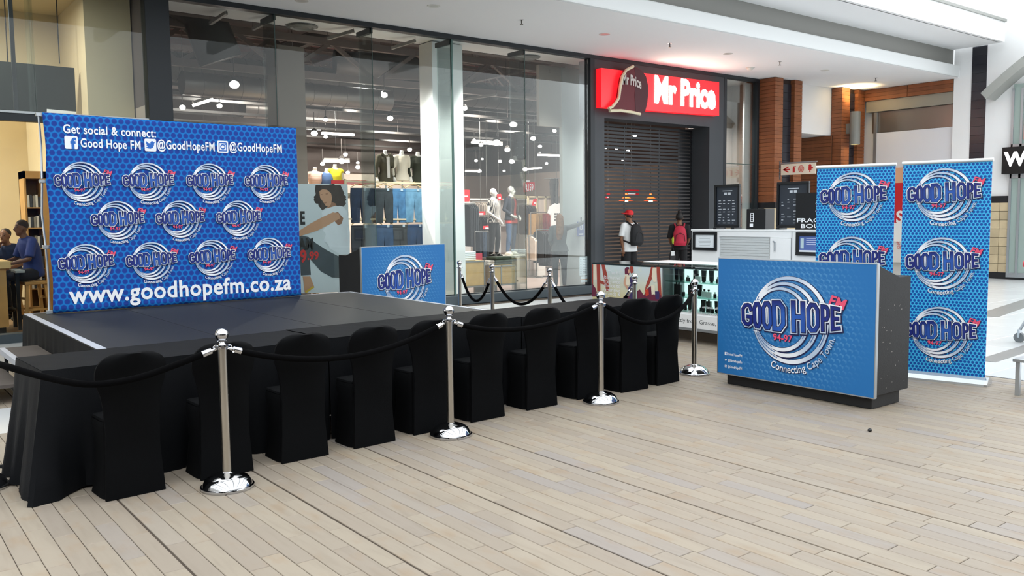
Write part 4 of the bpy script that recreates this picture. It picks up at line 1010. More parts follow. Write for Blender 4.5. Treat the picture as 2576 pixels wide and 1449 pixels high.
# ================================================================== WALL LIGHT, EXIT-ROUTE SIGN, FAR SHOP
a = onY(2152, 281, 12.5); b = onY(2152, 364, 12.5)
wl = thing('wall_light', 'grey cylindrical up-and-down wall light on the timber pier', 'lamp', (a.x, 12.5, b.z)); hL = a.z-b.z
MB().lathe([(.1, 0), (.13, 0), (.13, hL), (.1, hL), (.1, .02)], n=24, cap=False).obj('shade', mat('lamp_grey', '#8c8c86', .5, metal=.2), wl, smooth=True)
MB().box(-.04, .04, .1, .34, hL*.35, hL*.65).obj('bracket', mat('lamp_grey', '#8c8c86', .5, metal=.2), wl)
WB = mat('lamp_bulb', '#ffffff', emit=('#ffe2a0', 12.))
for z in (.05, hL-.05): MB().lathe([(.001, z-.01), (.09, z-.01), (.09, z+.01), (.001, z+.01)], n=16).obj('bulb', WB, wl)
for z, rx in ((hL+.02, math.pi), (-.02, 0)):
    l = bpy.data.lights.new('wall_light_beam', 'SPOT'); l.energy = 55 if rx else 30; l.color = (1, .72, .35) if rx else (1, .85, .2); l.spot_size = math.radians(100 if rx else 60); l.spot_blend = .8; l.shadow_soft_size = .08
    o = bpy.data.objects.new('wall_light_beam', l); COL.objects.link(o); o.parent = wl; o.location = (0, 0, z); o.rotation_euler = (rx, 0, 0)
EX = 18.3
t = thing('fire_route_sign', 'hanging white sign with red arrow and fire equipment symbols', 'sign', (EX, 12.7, 2.56), math.radians(-90))
MB().box(0, .95, 0, .02, 0, .26).obj('plate', mat('sign_ivory', '#e9e3cf', .5), t); MB().box(-.08, -.04, -.02, .04, -.1, .34).obj('bracket', ALU, t); MB().box(-.06, .98, -.005, .025, .27, .3).obj('top_rail', ALU, t)
SR = mat('symbol_red', '#c22a2a', .5)
mb = MB(); stroke(mb, [(.2, .07), (.08, .13), (.2, .19)], .03, -.002); stroke(mb, [(.09, .13), (.24, .13)], .03, -.002); mb.obj('arrow', SR, t, fix=False)
mb = MB(); mb.box(.33, .39, -.003, -.001, .05, .17); mb.box(.345, .375, -.003, -.001, .17, .2); mb.box(.375, .42, -.003, -.001, .18, .2); mb.obj('extinguisher_symbol', SR, t)
mb = MB(); [ring(mb, .56, .13, r, .014, -.002, n=20) for r in (.025, .05, .075)]; mb.obj('hose_reel_symbol', SR, t, fix=False)
mb = MB(); ring(mb, .8, .19, .02, .04, -.002, n=12); mb.box(.76, .84, -.003, -.001, .09, .17); mb.box(.785, .815, -.003, -.001, .04, .09); mb.box(.84, .88, -.003, -.001, .12, .16); mb.obj('hydrant_symbol', SR, t, fix=False)
# W shop on the right
t = thing('shop_name_sign', 'black projecting shop sign with a large white letter W', 'sign', (XR-.22, 9.1, 2.5), math.radians(-90))
MB().box(0, 1.6, 0, .18, 0, .63).obj('box', BLK, t, bevel=.005); mb = MB(); addtext(mb, 'W', .3, .2, .3, y=-.004, bold=.045); mb.obj('lettering', mat('sign_letter_white', '#ffffff', .5, emit=('#ffffff', .8)), t, fix=False)
sf = link('window_20', MB().box(XR-.07, XR-.02, 7.2, 8.96, .05, .16).mesh('window_20', ALU), kind='structure')
MB().box(XR-.06, XR-.05, 7.2, 8.95, .16, 4.6).obj('pane', mat('far_shop_pane', '#9fb0aa', .15, spec=.6), sf)
for y in (8.95, 8.75, 7.9): MB().box(XR-.09, XR-.02, y-.025, y+.025, .05, 4.5).obj('mullion', ALU, sf)
MB().box(XR-.09, XR-.02, 7.2, 8.96, 2.4, 2.5).obj('transom', ALU, sf); MB().box(XR-.09, XR-.02, 7.2, 8.96, 3.1, 3.2).obj('transom', ALU, sf)
MB().box(XR-.075, XR-.06, 7.2, 8.7, 3.3, 4.2).obj('display_card', mat('far_display_red', '#c98d84', .5), sf)
ar = MB(); P = []
for k in range(10): q = k/9; P.append((XR-.25, 9.45-q*2.0, 4.35+1.15*math.sin(q*math.pi/2*.95)))
for i in range(9): ar.bar(P[i], P[i+1], .5, .2)
ar.obj('canopy', mat('canopy_grey', '#a3a5a0', .5), label='grey arched canopy edge over the far shop front', cat='canopy')
# posters on the far window
t = thing('sale_poster', 'tall red and peach sale poster seen between the roll-up banners', 'poster', (XR+.055, 12.3, .85), math.radians(-90))
MB().box(0, 1.4, 0, .02, 0, .5).obj('white_panel', PWHITE, t); MB().box(0, 1.4, -.001, .02, .5, 1.55).obj('red_panel', mat('poster_red', '#cf2a35', .5), t); MB().box(0, 1.4, 0, .02, 1.55, 1.95).obj('peach_panel', mat('poster_peach', '#e3b393', .5), t)
u, v = local((XR+.055, 12.3, .85), math.radians(-90), 2263, 560); mb = MB(); addtext(mb, 'S', u, v, .3, y=-.003, bold=.03); mb.obj('lettering', PWHITE, t, fix=False)
u, v = local((XR+.055, 12.3, .85), math.radians(-90), 2262, 620); mb = MB(); addtext(mb, '%', u-.03, v+.03, .1, y=-.003); mb.obj('percent_mark', mat('poster_red', '#cf2a35', .5), t, fix=False); mb = MB(); addtext(mb, 'OFF', u+.03, v-.06, .07, y=-.003); mb.obj('lettering', mat('poster_red', '#cf2a35', .5), t, fix=False)
# bench and trolley cut by the picture edge
t = thing('metal_bench', 'steel bench end cut off by the picture edge', 'bench', (8.12, 3.2, 0))
for x in (0, .4):
    for y in (0, -1.2): MB().box(x, x+.035, y-.035, y, 0, .3).obj('leg', ALU, t)
MB().box(-.02, .455, -1.26, .02, .3, .33).obj('seat', ALU, t, bevel=.004)
t = thing('wheeled_trolley', 'trolley with grey castor and red grip at the picture edge', 'trolley', (11.5, 4.5, 0))
MB().tube([(-.03, .0, .06), (.03, .0, .06)], .06, 18).obj('castor', mat('castor_grey', '#6a6e70', .5), t, smooth=True); MB().box(-.04, .04, -.015, .015, .06, .16).obj('fork', ALU, t)
MB().tube([(0, 0, .15), (.0, -.18, .5), (0, -.1, .9)], .018, 8).obj('frame', ALU, t, smooth=True); MB().tube([(0, -.02, .97), (.0, -.5, .99)], .04, 10).obj('grip', mat('grip_red', '#c3333c', .4), t, smooth=True)
MB().box(-.25, .25, -.9, -.15, .3, .34).obj('deck', ALU, t); MB().tube([(-.2, -.8, .06), (-.14, -.8, .06)], .06, 18).obj('castor', mat('castor_grey', '#6a6e70', .5), t, smooth=True)
MB().tube([(-.17, -.8, .1), (-.17, -.8, .32)], .018, 8).obj('frame', ALU, t)
# small black pellet on the floor
p = onZ(2188, 1086); MB().ell((p.x, p.y, .012), (.02, .016, .012), 8, 6).obj('litter_bit', BLK, label='tiny black bit of litter on the plank floor', cat='litter')
# ================================================================== CEILING FITTINGS
dlm = mat('downlight_lens', '#c2c2bd', .3); proto = None
for i, (px, py) in enumerate(((759, 2), (1091, 15), (1521, 86), (1831, 135), (2075, 177))):
    p = onZ(px, py, ZC); t = thing('downlight', 'round recessed downlight in the walkway ceiling, %s from the backdrop end' % ordw[i], 'downlight', (p.x, p.y, ZC), 0, 'recessed downlights of the walkway ceiling')
    MB().lathe([(.07, -.004), (.1, -.006), (.105, 0), (.07, 0)], n=24, cap=False).obj('rim', mat('downlight_rim', '#d6d6d2', .4), t, smooth=True); MB().lathe([(.001, -.003), (.07, -.003)], n=20, cap=False).obj('lens', dlm, t)
for i, (px, py) in enumerate(((1312, 55), (1685, 114), (1962, 160), (2203, 201))):
    p = onZ(px, py-5, ZC); t = thing('sprinkler', 'small metal sprinkler head under the walkway ceiling, %s from the backdrop end' % ordw[i], 'sprinkler', (p.x, p.y, ZC), 0, 'ceiling sprinklers')
    MB().lathe([(.04, -.003), (.04, 0)], n=14).obj('rose', ALU, t); MB().cyl((0, 0, 0), (0, 0, -.07), .012, .008, 8).obj('stem', mat('sprinkler_metal', '#6d6a66', .4, metal=.7), t); MB().cyl((0, 0, -.07), (0, 0, -.078), .028, n=12).obj('deflector', mat('sprinkler_metal', '#6d6a66', .4, metal=.7), t)
p = onZ(1887, 170, ZC); t = thing('smoke_detector', 'round white smoke detector under the walkway ceiling', 'detector', (p.x, p.y, ZC)); MB().lathe([(.08, 0), (.085, -.02), (.06, -.05), (.03, -.065), (.001, -.066)], n=20).obj('dome', mat('detector_white', '#dcdcd6', .5), t, smooth=True); MB().lathe([(.1, -.012), (.1, 0)], n=20).obj('base', mat('detector_white', '#dcdcd6', .5), t)
# ================================================================== FIGURES (people, shop mannequins)
def remesh(mb, name, m, vox=.012, smooth=6):
    me = mb.mesh('tmp', m, fix=False); ob = bpy.data.objects.new('tmp', me); COL.objects.link(ob)
    r = ob.modifiers.new('r', 'REMESH'); r.mode = 'VOXEL'; r.voxel_size = vox; r.use_smooth_shade = True
    s = ob.modifiers.new('s', 'SMOOTH'); s.iterations = smooth; s.factor = .5
    dg = bpy.context.evaluated_depsgraph_get(); out = bpy.data.meshes.new_from_object(ob.evaluated_get(dg)); out.name = name
    bpy.data.objects.remove(ob); bpy.data.meshes.remove(me)
    if not out.materials: out.materials.append(m)
    return out
def mirror(J):
    o = dict(J)
    for k, v in J.items():
        if k.endswith('L') and k[:-1]+'R' not in J: o[k[:-1]+'R'] = (-v[0], v[1], v[2])
    return o
STAND = dict(pel=(0, 0, .93), waist=(0, 0, 1.07), chest=(0, 0, 1.28), top=(0, .01, 1.42), neck=(0, .012, 1.48), head=(0, -.005, 1.60),
             shL=(.175, .01, 1.40), elL=(.235, .03, 1.13), wrL=(.245, -.03, .89), fiL=(.24, -.06, .72), hipL=(.09, 0, .9), knL=(.1, -.015, .49), anL=(.1, .03, .09), toL=(.125, -.12, .035))
def V3(p): return Vector(p)
def loft(mb, rings, n=18):
    """elliptic loops (centre, rx, ry) stacked along z with caps"""
    vs = []
    for c, rx, ry in rings:
        for k in range(n): a = 2*math.pi*k/n; vs.append((c[0]+rx*math.cos(a), c[1]+ry*math.sin(a), c[2]))
    m = len(rings); fs = [(i*n+k, i*n+(k+1) % n, (i+1)*n+(k+1) % n, (i+1)*n+k) for i in range(m-1) for k in range(n)]
    fs += [tuple(range(n-1, -1, -1)), tuple((m-1)*n+k for k in range(n))]; mb.add(vs, fs)
def limb(mb, pts, rr):
    mb.tube(pts, rr, 12)
    for p, r in zip(pts, rr): mb.ell(p, (r, r, r), 12, 8)
def torso_rings(J, g=0., fem=False, lo=0, hi=6):
    P = V3(J['pel']); W = V3(J['waist']); C = V3(J['chest']); T = V3(J['top']); N = V3(J['neck'])
    w = .92 if fem else 1.
    R = [(P+(P-W)*.35, .15*(1.05 if fem else 1), .1), (P, .162*(1.04 if fem else 1), .115), (W, .128*w, .098), (C, .158*w, .118), (C.lerp(T, .65), .165*w, .1), (T+Vector((0, 0, .02)), .11, .07), (N, .06, .058)]
    return [(c, a+g, b+g) for c, a, b in R][lo:hi+1]
def hand(mb, w, tip, side, curl=.25):
    w = V3(w); d = (V3(tip)-w); L = min(d.length, .18); d.normalize(); up = Vector((side, 0, 0)); f = d.cross(up)
    if f.length < .1: f = d.cross(Vector((0, 1, 0)))
    f.normalize(); n = d.cross(f).normalized()
    mb.tube([w, w+d*.045, w+d*.085], [.024, .034, .034], 10)
    for i, (o, l) in enumerate(((-.027, .068), (-.009, .08), (.009, .076), (.026, .06))):
        b = w+d*.085+f*o; mb.tube([b-d*.02, b+d*l*.5, b+d*l*.85+n*l*curl], [.0095, .0092, .0085], 8)
    b = w+d*.03-f*.028; mb.tube([b, b-f*.028+d*.03, b-f*.03+d*.06], [.012, .0105, .0095], 8)
def body_mesh(J, skin, fem=False, headless=False, vox=.0125, face=0.):
    J = mirror(J); mb = MB(); loft(mb, torso_rings(J, 0, fem))
    for s, k in ((1, 'L'), (-1, 'R')):
        sh, el, wr, fi = (V3(J[a+k]) for a in ('sh', 'el', 'wr', 'fi')); limb(mb, [sh, sh.lerp(el, .5), el, el.lerp(wr, .35), wr], [.05, .045, .037, .036, .025])
        mb.tube([V3(J['top']), sh], [.06, .052], 10); hand(mb, wr, fi, s)
        if 'hip'+k in J:
            hp, kn, an, to = (V3(J[a+k]) for a in ('hip', 'kn', 'an', 'to')); limb(mb, [hp, hp.lerp(kn, .4), kn, kn.lerp(an, .3), an], [.085, .078, .054, .053, .036])
            hl = an+Vector((0, .0, 0))-(to-an)*.3; hl.z = an.z-.045; limb(mb, [hl, an-Vector((0, 0, .03)), an.lerp(to, .6), to], [.032, .036, .034, .024])
    N, H = V3(J['neck']), V3(J['head'])
    mb.tube([N-Vector((0, 0, .05)), H-Vector((0, 0, .03))], [.056, .05], 12)
    if not headless:
        a = face; fd = Vector((math.sin(a), -math.cos(a), 0)); sd = Vector((-fd.y, fd.x, 0))
        mb.ell(H+Vector((0, 0, .025))-fd*.01, (.078, .088, .095) if abs(fd.y) > .7 else (.088, .078, .095), 16, 12); mb.ell(H-Vector((0, 0, .045))+fd*.022, (.055, .06, .06), 12, 8); mb.ell(H-Vector((0, 0, .09))+fd*.045, (.03, .032, .025), 10, 6)
        mb.tube([H+fd*.075+Vector((0, 0, .02)), H+fd*.103-Vector((0, 0, .02)), H+fd*.085-Vector((0, 0, .032))], [.01, .016, .013], 8)
        for s in (-1, 1): mb.ell(H+sd*s*.08+Vector((0, 0, -.005)), (.014, .014, .032), 8, 6)
    return remesh(mb, 'body', skin, vox, 5)
def face_parts(t, J, a, lipm):
    H = V3(J['head']); fd = Vector((math.sin(a), -math.cos(a), 0)); sd = Vector((-fd.y, fd.x, 0)); EY = mat('eye_dark', '#1a1412', .3); BR = mat('brow_dark', '#1c1512', .8)
    for s in (-1, 1):
        MB().ell(H+sd*s*.032+fd*.063+Vector((0, 0, .012)), (.011, .011, .007), 8, 6).obj('eye', EY, t); MB().tube([H+sd*s*.014+fd*.0705+Vector((0, 0, .036)), H+sd*s*.032+fd*.067+Vector((0, 0, .039)), H+sd*s*.05+fd*.055+Vector((0, 0, .034))], .0045, 6).obj('eyebrow', BR, t)
    MB().tube([H+fd*.062-sd*.022-Vector((0, 0, .068)), H+fd*.0715-Vector((0, 0, .066)), H+fd*.062+sd*.022-Vector((0, 0, .068))], [.004, .007, .004], 8).obj('mouth', lipm, t)
def top_mesh(J, m, fem=False, sleeve=.5, lo=1, hi=5, g=.014, hem=None, vox=.013):
    J = mirror(J); mb = MB(); rg = torso_rings(J, g, fem, lo, hi)
    if hem: c, a, b = rg[0]; rg = [(c-Vector((0, 0, hem)), a+.015, b+.015)]+rg
    loft(mb, rg)
    for k in 'LR':
        sh, el, wr = (V3(J[a+k]) for a in ('sh', 'el', 'wr')); mb.tube([V3(J['top']), sh], [.066, .064], 12); mb.ell(sh, (.064, .064, .064), 12, 8)
        if sleeve <= .5: e = sh.lerp(el, sleeve*2); mb.tube([sh, e], [.064, .056+.012*(sleeve > .3)], 12)
        else: e = el.lerp(wr, min(1, (sleeve-.5)*2)); mb.tube([sh, el, e], [.064, .052, .042], 12); mb.ell(el, (.052, .052, .052), 12, 8)
    return remesh(mb, 'top', m, vox, 4)
def legs_mesh(J, m, fem=False, upto=1., g=.012, loose=0., vox=.013):
    J = mirror(J); mb = MB(); loft(mb, torso_rings(J, g, fem, 0, 2)[:2]+[(V3(J['pel']).lerp(V3(J['waist']), .55), .14+g, .1+g)])
    for k in 'LR':
        hp, kn, an = (V3(J[a+k]) for a in ('hip', 'kn', 'an'))
        if upto <= .5: e = hp.lerp(kn, upto*2); mb.tube([hp, e], [.096, .088+loose], 14); mb.ell(hp, (.096,)*3, 12, 8)
        else: e = kn.lerp(an, (upto-.5)*2); limb(mb, [hp, hp.lerp(kn, .45), kn, kn.lerp(e, .4), e], [.096, .09, .066+loose, .064+loose, .046+loose])
    return remesh(mb, 'trousers', m, vox, 4)
def shoes(t, J, m):
    J = mirror(J)
    for k in 'LR':
        an, to = V3(J['an'+k]), V3(J['to'+k]); mb = MB(); z0 = to.z-.03; hl = an-(to-an)*.35
        limb(mb, [Vector((hl.x, hl.y, z0+.035)), Vector((an.x, an.y, z0+.05)), an.lerp(to, .6)+Vector((0, 0, .0)), Vector((to.x, to.y, z0+.03))], [.038, .046, .044, .034])
        link('shoe', remesh(mb, 'shoe', m, .012, 3), t)
def figure(name, label, cat, loc, rz, J, skin, h=1.72, fem=False, headless=False, face=0., group=None, vox=.0125):
    t = thing(name, label, cat, loc, rz, group); t.scale = (h/1.72,)*3
    link('body', body_mesh(J, skin, fem, headless, vox, face), t); return t
# ================================================================== STORE INTERIOR
def P5(x, y): return (400+x/3.22, y/3.22)
def P6(x, y): return (720+x/3.22, 350+y/3.22)
def P7(x, y): return (1130+x/3.622, 100+y/3.622)
def P8(x, y): return (1130+x/4.392, 450+y/4.392)
# --- poster of a model behind the glass
PY = 13.95; MET_ = mat('poster_foot', '#55585a', .5, metal=.5)
t = thing('model_poster', 'large poster of a curly haired woman in pale blouse and jeans behind the glass', 'poster', (0, 0, 0))
def pf(name, pts, m, k): MB().add([tuple(onY(*P6(*p), PY-.0012*k)) for p in pts], [tuple(range(len(pts)))]).obj(name, m, t, fix=False)
[MB().box(onY(*P6(x, 1200), PY).x-.02, onY(*P6(x, 1200), PY).x+.02, PY+.03, PY+.25, 0, .5).obj('foot', MET_, t) for x in (120, 480)]
MB().prism([onY(*P6(*p), PY) for p in ((60, 362), (497, 366), (524, 1235), (80, 1250))], (0, .03, 0)).obj('board', mat('poster_grey', '#c6d0d6', .5, noise=(1, .04)), t)
SK2 = mat('poster_skin', '#b98d6e', .5); HR2 = mat('poster_hair', '#2b211d', .6, noise=(14, .4)); BL2 = mat('poster_blouse', '#d5dde5', .5, noise=(5, .06)); JN2 = mat('poster_denim', '#3c464e', .5, noise=(6, .15)); SK3 = mat('poster_skin_shade', '#8e644a', .5)
pf('pictured_hair', [(232, 410), (238, 372), (440, 372), (462, 420), (474, 470), (484, 525), (462, 548), (430, 540), (400, 548), (370, 520), (320, 560), (292, 578), (262, 540), (252, 490), (240, 450)], HR2, 1)
rq = random.Random(4)
for k in range(34):
    an = -2.6+k*.155; ex = 355+112*math.sin(an*.75+.0)+rq.uniform(-8, 8); ey = 450-70*math.cos(an)+rq.uniform(-10, 14); rr_ = rq.uniform(13, 22)
    pf('pictured_curl', [(ex+rr_*math.cos(q), ey+rr_*math.sin(q)) for q in [m*math.pi/4 for m in range(8)]], HR2, .3+k*.02)
pf('pictured_face', [(268, 425), (290, 398), (335, 405), (362, 430), (372, 480), (362, 530), (345, 548), (320, 540), (300, 510), (275, 475)], SK2, 2)
pf('pictured_neck', [(340, 500), (400, 520), (410, 545), (380, 575), (325, 570), (335, 545)], SK3, 1.5)
pf('pictured_fringe', [(262, 425), (262, 380), (350, 376), (390, 420), (380, 480), (365, 440), (330, 410), (295, 405)], HR2, 3)
for pts in ([(278, 448), (292, 444), (294, 452), (280, 455)], [(318, 440), (338, 438), (338, 447), (320, 449)], [(305, 512), (330, 506), (325, 520), (310, 524)]): pf('pictured_feature', pts, SK3, 3)
pf('pictured_blouse', [(288, 592), (330, 562), (400, 540), (455, 545), (488, 575), (500, 630), (516, 760), (515, 940), (460, 945), (350, 885), (330, 835), (300, 830), (322, 770), (298, 740), (328, 690), (300, 650)], BL2, 2.5)
pf('pictured_sleeve_opening', [(380, 600), (420, 590), (462, 640), (450, 685), (420, 698), (392, 665)], SK3, 3)
pf('pictured_arm', [(100, 745), (200, 682), (300, 628), (380, 592), (425, 602), (440, 640), (395, 665), (330, 702), (250, 742), (100, 790)], SK2, 3.5)
pf('pictured_jeans', [(100, 775), (180, 792), (240, 842), (330, 900), (440, 958), (470, 1000), (460, 1125), (370, 1120), (280, 1070), (190, 965), (200, 1100), (120, 1105)], JN2, 3)
pf('pictured_ankle', [(135, 1112), (195, 1112), (228, 1198), (150, 1243)], SK2, 3); pf('pictured_sandal', [(150, 1236), (215, 1190), (230, 1200), (165, 1246)], mat('poster_yellow', '#c9a93a', .5), 4)
for s, pl, pr, h, m in (('E', (113, 688), (150, 688), .21, BLK), ('AM', (100, 893), (222, 893), .19, BLK), ('9', (112, 1005), (165, 985), .2, SR), ('.99', (170, 975), (262, 972), .13, SR)):
    a, b = onY(*P6(*pl), PY), onY(*P6(*pr), PY); mb = MB(); addtext(mb, s, (a.x+b.x)/2, (a.z+b.z)/2, h, y=PY-.009, bold=.035, fit=b.x-a.x); mb.obj('lettering', m, t, fix=False)
# --- jeans on hangers along two rails
RW = mat('rail_ash', '#cdbd9d', .5); HW = mat('hanger_wood', '#c9a877', .5)
rk = thing('clothes_rail', 'two-tier pale rail unit hung with jeans behind the glass', 'rail', (0, 0, 0)); RY = 14.6
ra, rb = onY(868, 456, RY), onY(1075, 462, RY); rc, rd_ = onY(868, 551, RY), onY(1075, 552, RY)
MB().bar(ra, rb, .03, .03).obj('rail', RW, rk); MB().bar(rc, rd_, .03, .03).obj('rail', RW, rk)
for x in (ra.x, rb.x): MB().box(x-.02, x+.02, RY-.02, RY+.02, 0, 2.35).obj('upright', RW, rk)
MB().box(ra.x, rb.x, RY+.1, RY+.4, .0, .1).obj('base', RW, rk)
def jean_mesh(L=.72):
    mb = MB(); w = .19
    o = [(-w, 0), (w, 0), (w+.015, -.2), (w+.0, -L), (.03, -L), (.0, -.24), (-.03, -L), (-w, -L), (-w-.015, -.2)]
    mb.prism([(a, -.02, b) for a, b in o[:5]+[(0, -.24)]+[(0, 0)]][:0] or [(a, -.02, b) for a, b in ((-w, 0), (0, 0), (0, -.24), (-.03, -L), (-w, -L), (-w-.015, -.2))], (0, .045, 0))
    mb.prism([(a, -.02, b) for a, b in ((0, 0), (w, 0), (w+.015, -.2), (w, -L), (.03, -L), (0, -.24))], (0, .045, 0))
    return mb
def hanger(parent, z=.0):
    mb = MB(); mb.tube([(-.2, 0, .0), (-.1, 0, .05), (0, 0, .075), (.1, 0, .05), (.2, 0, .0)], .01, 6); mb.tube([(0, 0, .075), (0, 0, .11), (.02, 0, .125), (.03, 0, .11)], .004, 6)
    return mb
def denim(key, c): return mat(key, c, .8, noise=(7, .35), bump=(120, .2))
cols1 = [('navy', '#1c2c44'), ('dark navy', '#22344b'), ('charcoal', '#2b3338'), ('mid blue', '#3f6c93'), ('faded blue', '#5b86a3')]; cols2 = [('blue-black', '#161c27'), ('dark denim', '#26384f'), ('indigo', '#2c4562'), ('washed charcoal', '#34383b'), ('deep blue', '#27405f')]
BELT = mat('jean_patch', '#9fb0bd', .6)
for row, cols, xs_, zt in ((0, cols1, (600, 695, 790, 905, 1035), ra.z-.12), (1, cols2, (598, 700, 785, 915, 1045), rc.z-.12)):
    for i, ((nm, c), x) in enumerate(zip(cols, xs_)):
        X = onY(*P6(x, 500), RY).x; lab = 'pair of %s jeans on the %s rail behind the glass' % (nm, 'upper' if row == 0 else 'lower')
        j = thing('jeans', lab, 'jeans', (X, RY+.015*(i % 2), zt), 0, 'jeans hung behind the shop glass')
        jean_mesh(.66 if row == 0 else .75).obj('denim', denim('denim_'+nm, c), j, bevel=.008)
        MB().box(-.19, .19, -.024, -.019, -.045, -.005).obj('waistband', denim('denim_'+nm, c), j); MB().box(.06, .11, -.028, -.023, -.05, .0).obj('tag', BELT, j)
        hg = thing('clothes_hanger', 'wooden hanger holding the %s jeans on the %s rail' % (nm, 'upper' if row == 0 else 'lower'), 'hanger', (X, RY+.015*(i % 2), zt+.012), 0, 'wooden hangers on the jeans rails')
        hanger(hg).obj('hanger_bar', HW, hg, smooth=True)
# --- bust forms on the shelf above
MANQ = mat('mannequin_white', '#e8e4df', .35)
BUST = {k: v for k, v in STAND.items() if k[:2] in ('pe', 'wa', 'ch', 'to', 'ne', 'he', 'sh', 'el', 'wr', 'fi') and not k.startswith('toL')}
def bust(label, px, py_neck, Y, m, sleeve, hem=.12, h=1.42, extra=None, pose=None, group='dressed bust forms'):
    p = onY(px, py_neck, Y); J = dict(BUST); J.update(pose or {}); k = h/1.72
    t = thing('bust_form', label, 'mannequin', (p.x, Y, p.z-1.52*k), 0, group); t.scale = (k,)*3
    link('body', body_mesh(J, MANQ, True, True, .016), t); link('garment', top_mesh(J, m, True, sleeve, 1, 5, .02, hem, .016), t)
    MB().cyl((0, 0, .42), (0, 0, .9), .02, n=8).obj('stand', ALU, t)
    if extra: extra(t)
    return t
def hoodx(t): MB().tube([(-.1, .05, 1.4), (-.11, -.06, 1.47), (0, -.1, 1.36), (.11, -.06, 1.47), (.1, .05, 1.4)], .035, 8).obj('collar', mat('jacket_olive', '#4c4735', .8, noise=(8, .2)), t, smooth=True); MB().box(-.035, .035, -.155, -.13, .9, 1.4).obj('shirt_front', mat('shirt_white', '#d9d4ce', .7), t)
bust('headless white bust wearing an olive hooded jacket above the jeans rail', *P6(800, 105), 15.2, mat('jacket_olive', '#4c4735', .8, noise=(8, .2)), .95, .15, extra=hoodx)
bust('headless white bust wearing a cream sweater above the jeans rail', *P6(935, 108), 15.2, mat('sweater_cream', '#e6dccb', .85, bump=(60, .3)), .9, .1)
bust('headless white bust wearing a dark green dress beside the column', *P6(1065, 118), 15.2, mat('dress_green', '#2c3022', .8, noise=(6, .2)), .9, .2)
def _stripe(key, a, b, f, axis=2):
    t = NT(key, .8, .2); C = t.xyz(); return t.out(t.mix(t.ss(t.f('SINE', t.f('MULTIPLY', C[axis], f)), -.2, .2), a, b))
bust('small bust in a pink striped top behind the poster', *P6(232, 245), 16.2, _stripe('pink_stripe', '#e3c3b5', '#cfa596', 260), .3, .1)
bust('small bust in a plain blue top behind the poster', *P6(328, 252), 16.2, mat('top_blue', '#4a6796', .8), .2, .1)
bust('small bust in a bright yellow vest behind the poster', *P6(395, 220), 16.2, mat('vest_yellow', '#e8dc2a', .8), .02, .1)
t = thing('display_shelf', 'long pale display shelf carrying the dressed busts', 'shelf', (0, 0, 0)); a, b = onY(*P6(100, 420), 15.5), onY(*P6(1180, 420), 15.5)
MB().box(a.x, b.x, 14.98, 15.6, 2.02, 2.1).obj('board', RW, t); MB().box(a.x-.6, b.x-2.2, 15.9, 16.5, 2.0, 2.08).obj('board', RW, t)
for x in (a.x+.05, (a.x+b.x)/2, b.x-.05): MB().box(x-.03, x+.03, 15.4, 15.6, 0, 2.02).obj('upright', RW, t)
for x in (a.x-.5, b.x-2.3): MB().box(x-.03, x+.03, 16.3, 16.48, 0, 2.0).obj('upright', RW, t)
t = thing('shelf_banner', 'red printed strip along the shelf beneath the yellow vest', 'banner', (0, 0, 0)); q = [onY(*P6(*p), 15.0) for p in ((368, 332), (650, 334), (650, 372), (368, 362))]
MB().prism(q, (0, .02, 0)).obj('strip', mat('sale_red', '#d2212c', .5), t); MB().box(q[0].x+.25, q[0].x+.9, 14.994, 14.999, q[3].z+.01, q[3].z+.04).obj('text_line', mat('sale_print', '#ef9c9c', .5), t)
# --- full mannequins
MJ1 = dict(STAND, elR=(-.26, .04, 1.14), wrR=(-.16, -.14, .98), fiR=(-.06, -.2, .92), elL=(.25, .05, 1.13), wrL=(.2, -.12, .95), fiL=(.12, -.2, .85), knL=(.07, -.02, .49), anL=(.06, .02, .09), toL=(.06, -.12, .03), hipR=(-.09, 0, .9), knR=(-.12, -.01, .49), anR=(-.14, .03, .09), toR=(-.17, -.11, .03))
YA = 18.6; a = onY(1287, 642, YA); zt = max(.3, a.z)
m1 = figure('mannequin', 'bald white mannequin in navy blazer, red floral top and jeans on white plinth', 'mannequin', (a.x, YA, zt), math.radians(20), MJ1, MANQ, 1.88, True, face=.5)
link('top', top_mesh(MJ1, mat('floral_red', '#a83530', .8, noise=(14, .6)), True, .1, 1, 5, .016, .14), m1)
bz = top_mesh(MJ1, mat('blazer_navy', '#20242f', .8), True, .9, 1, 5, .032, .05)
bm = bmesh.new(); bm.from_mesh(bz); bmesh.ops.delete(bm, geom=[f for f in bm.faces if (lambda c: c.y < .0 and abs(c.x) < .03+.05*(1.45-c.z)/.5 and c.z < 1.45)(f.calc_center_median())], context='FACES'); bm.to_mesh(bz); bm.free(); link('blazer', bz, m1)
link('jeans', legs_mesh(MJ1, denim('denim_mannequin', '#3b4d66'), True, .97), m1); shoes(m1, MJ1, mat('shoe_white', '#e3ddd2', .6))
t = thing('display_plinth', 'plain white display plinth under the blazer mannequin', 'plinth', (a.x, YA, 0)); MB().box(-.75, .75, -.55, .6, 0, zt-.012).obj('body', mat('plinth_white', '#d9d2cb', .6), t, bevel=.01); MB().box(-.76, .76, -.56, .61, zt-.012, zt-.001).obj('top_board', mat('plinth_white', '#d9d2cb', .6), t)
YB = 17.2; b = onY(1243, 648, YB); zb = max(.25, b.z)
MJ2 = dict(STAND, elL=(.27, .06, 1.15), wrL=(.3, -.04, .93), fiL=(.34, -.1, .78), elR=(-.25, .04, 1.13), wrR=(-.12, -.14, .98), fiR=(-.04, -.2, .9), knL=(.12, -.06, .49), anL=(.16, .0, .09), toL=(.18, -.13, .03), knR=(-.08, .0, .49), anR=(-.08, .04, .09), toR=(-.09, -.1, .03), hipR=(-.09, 0, .9))
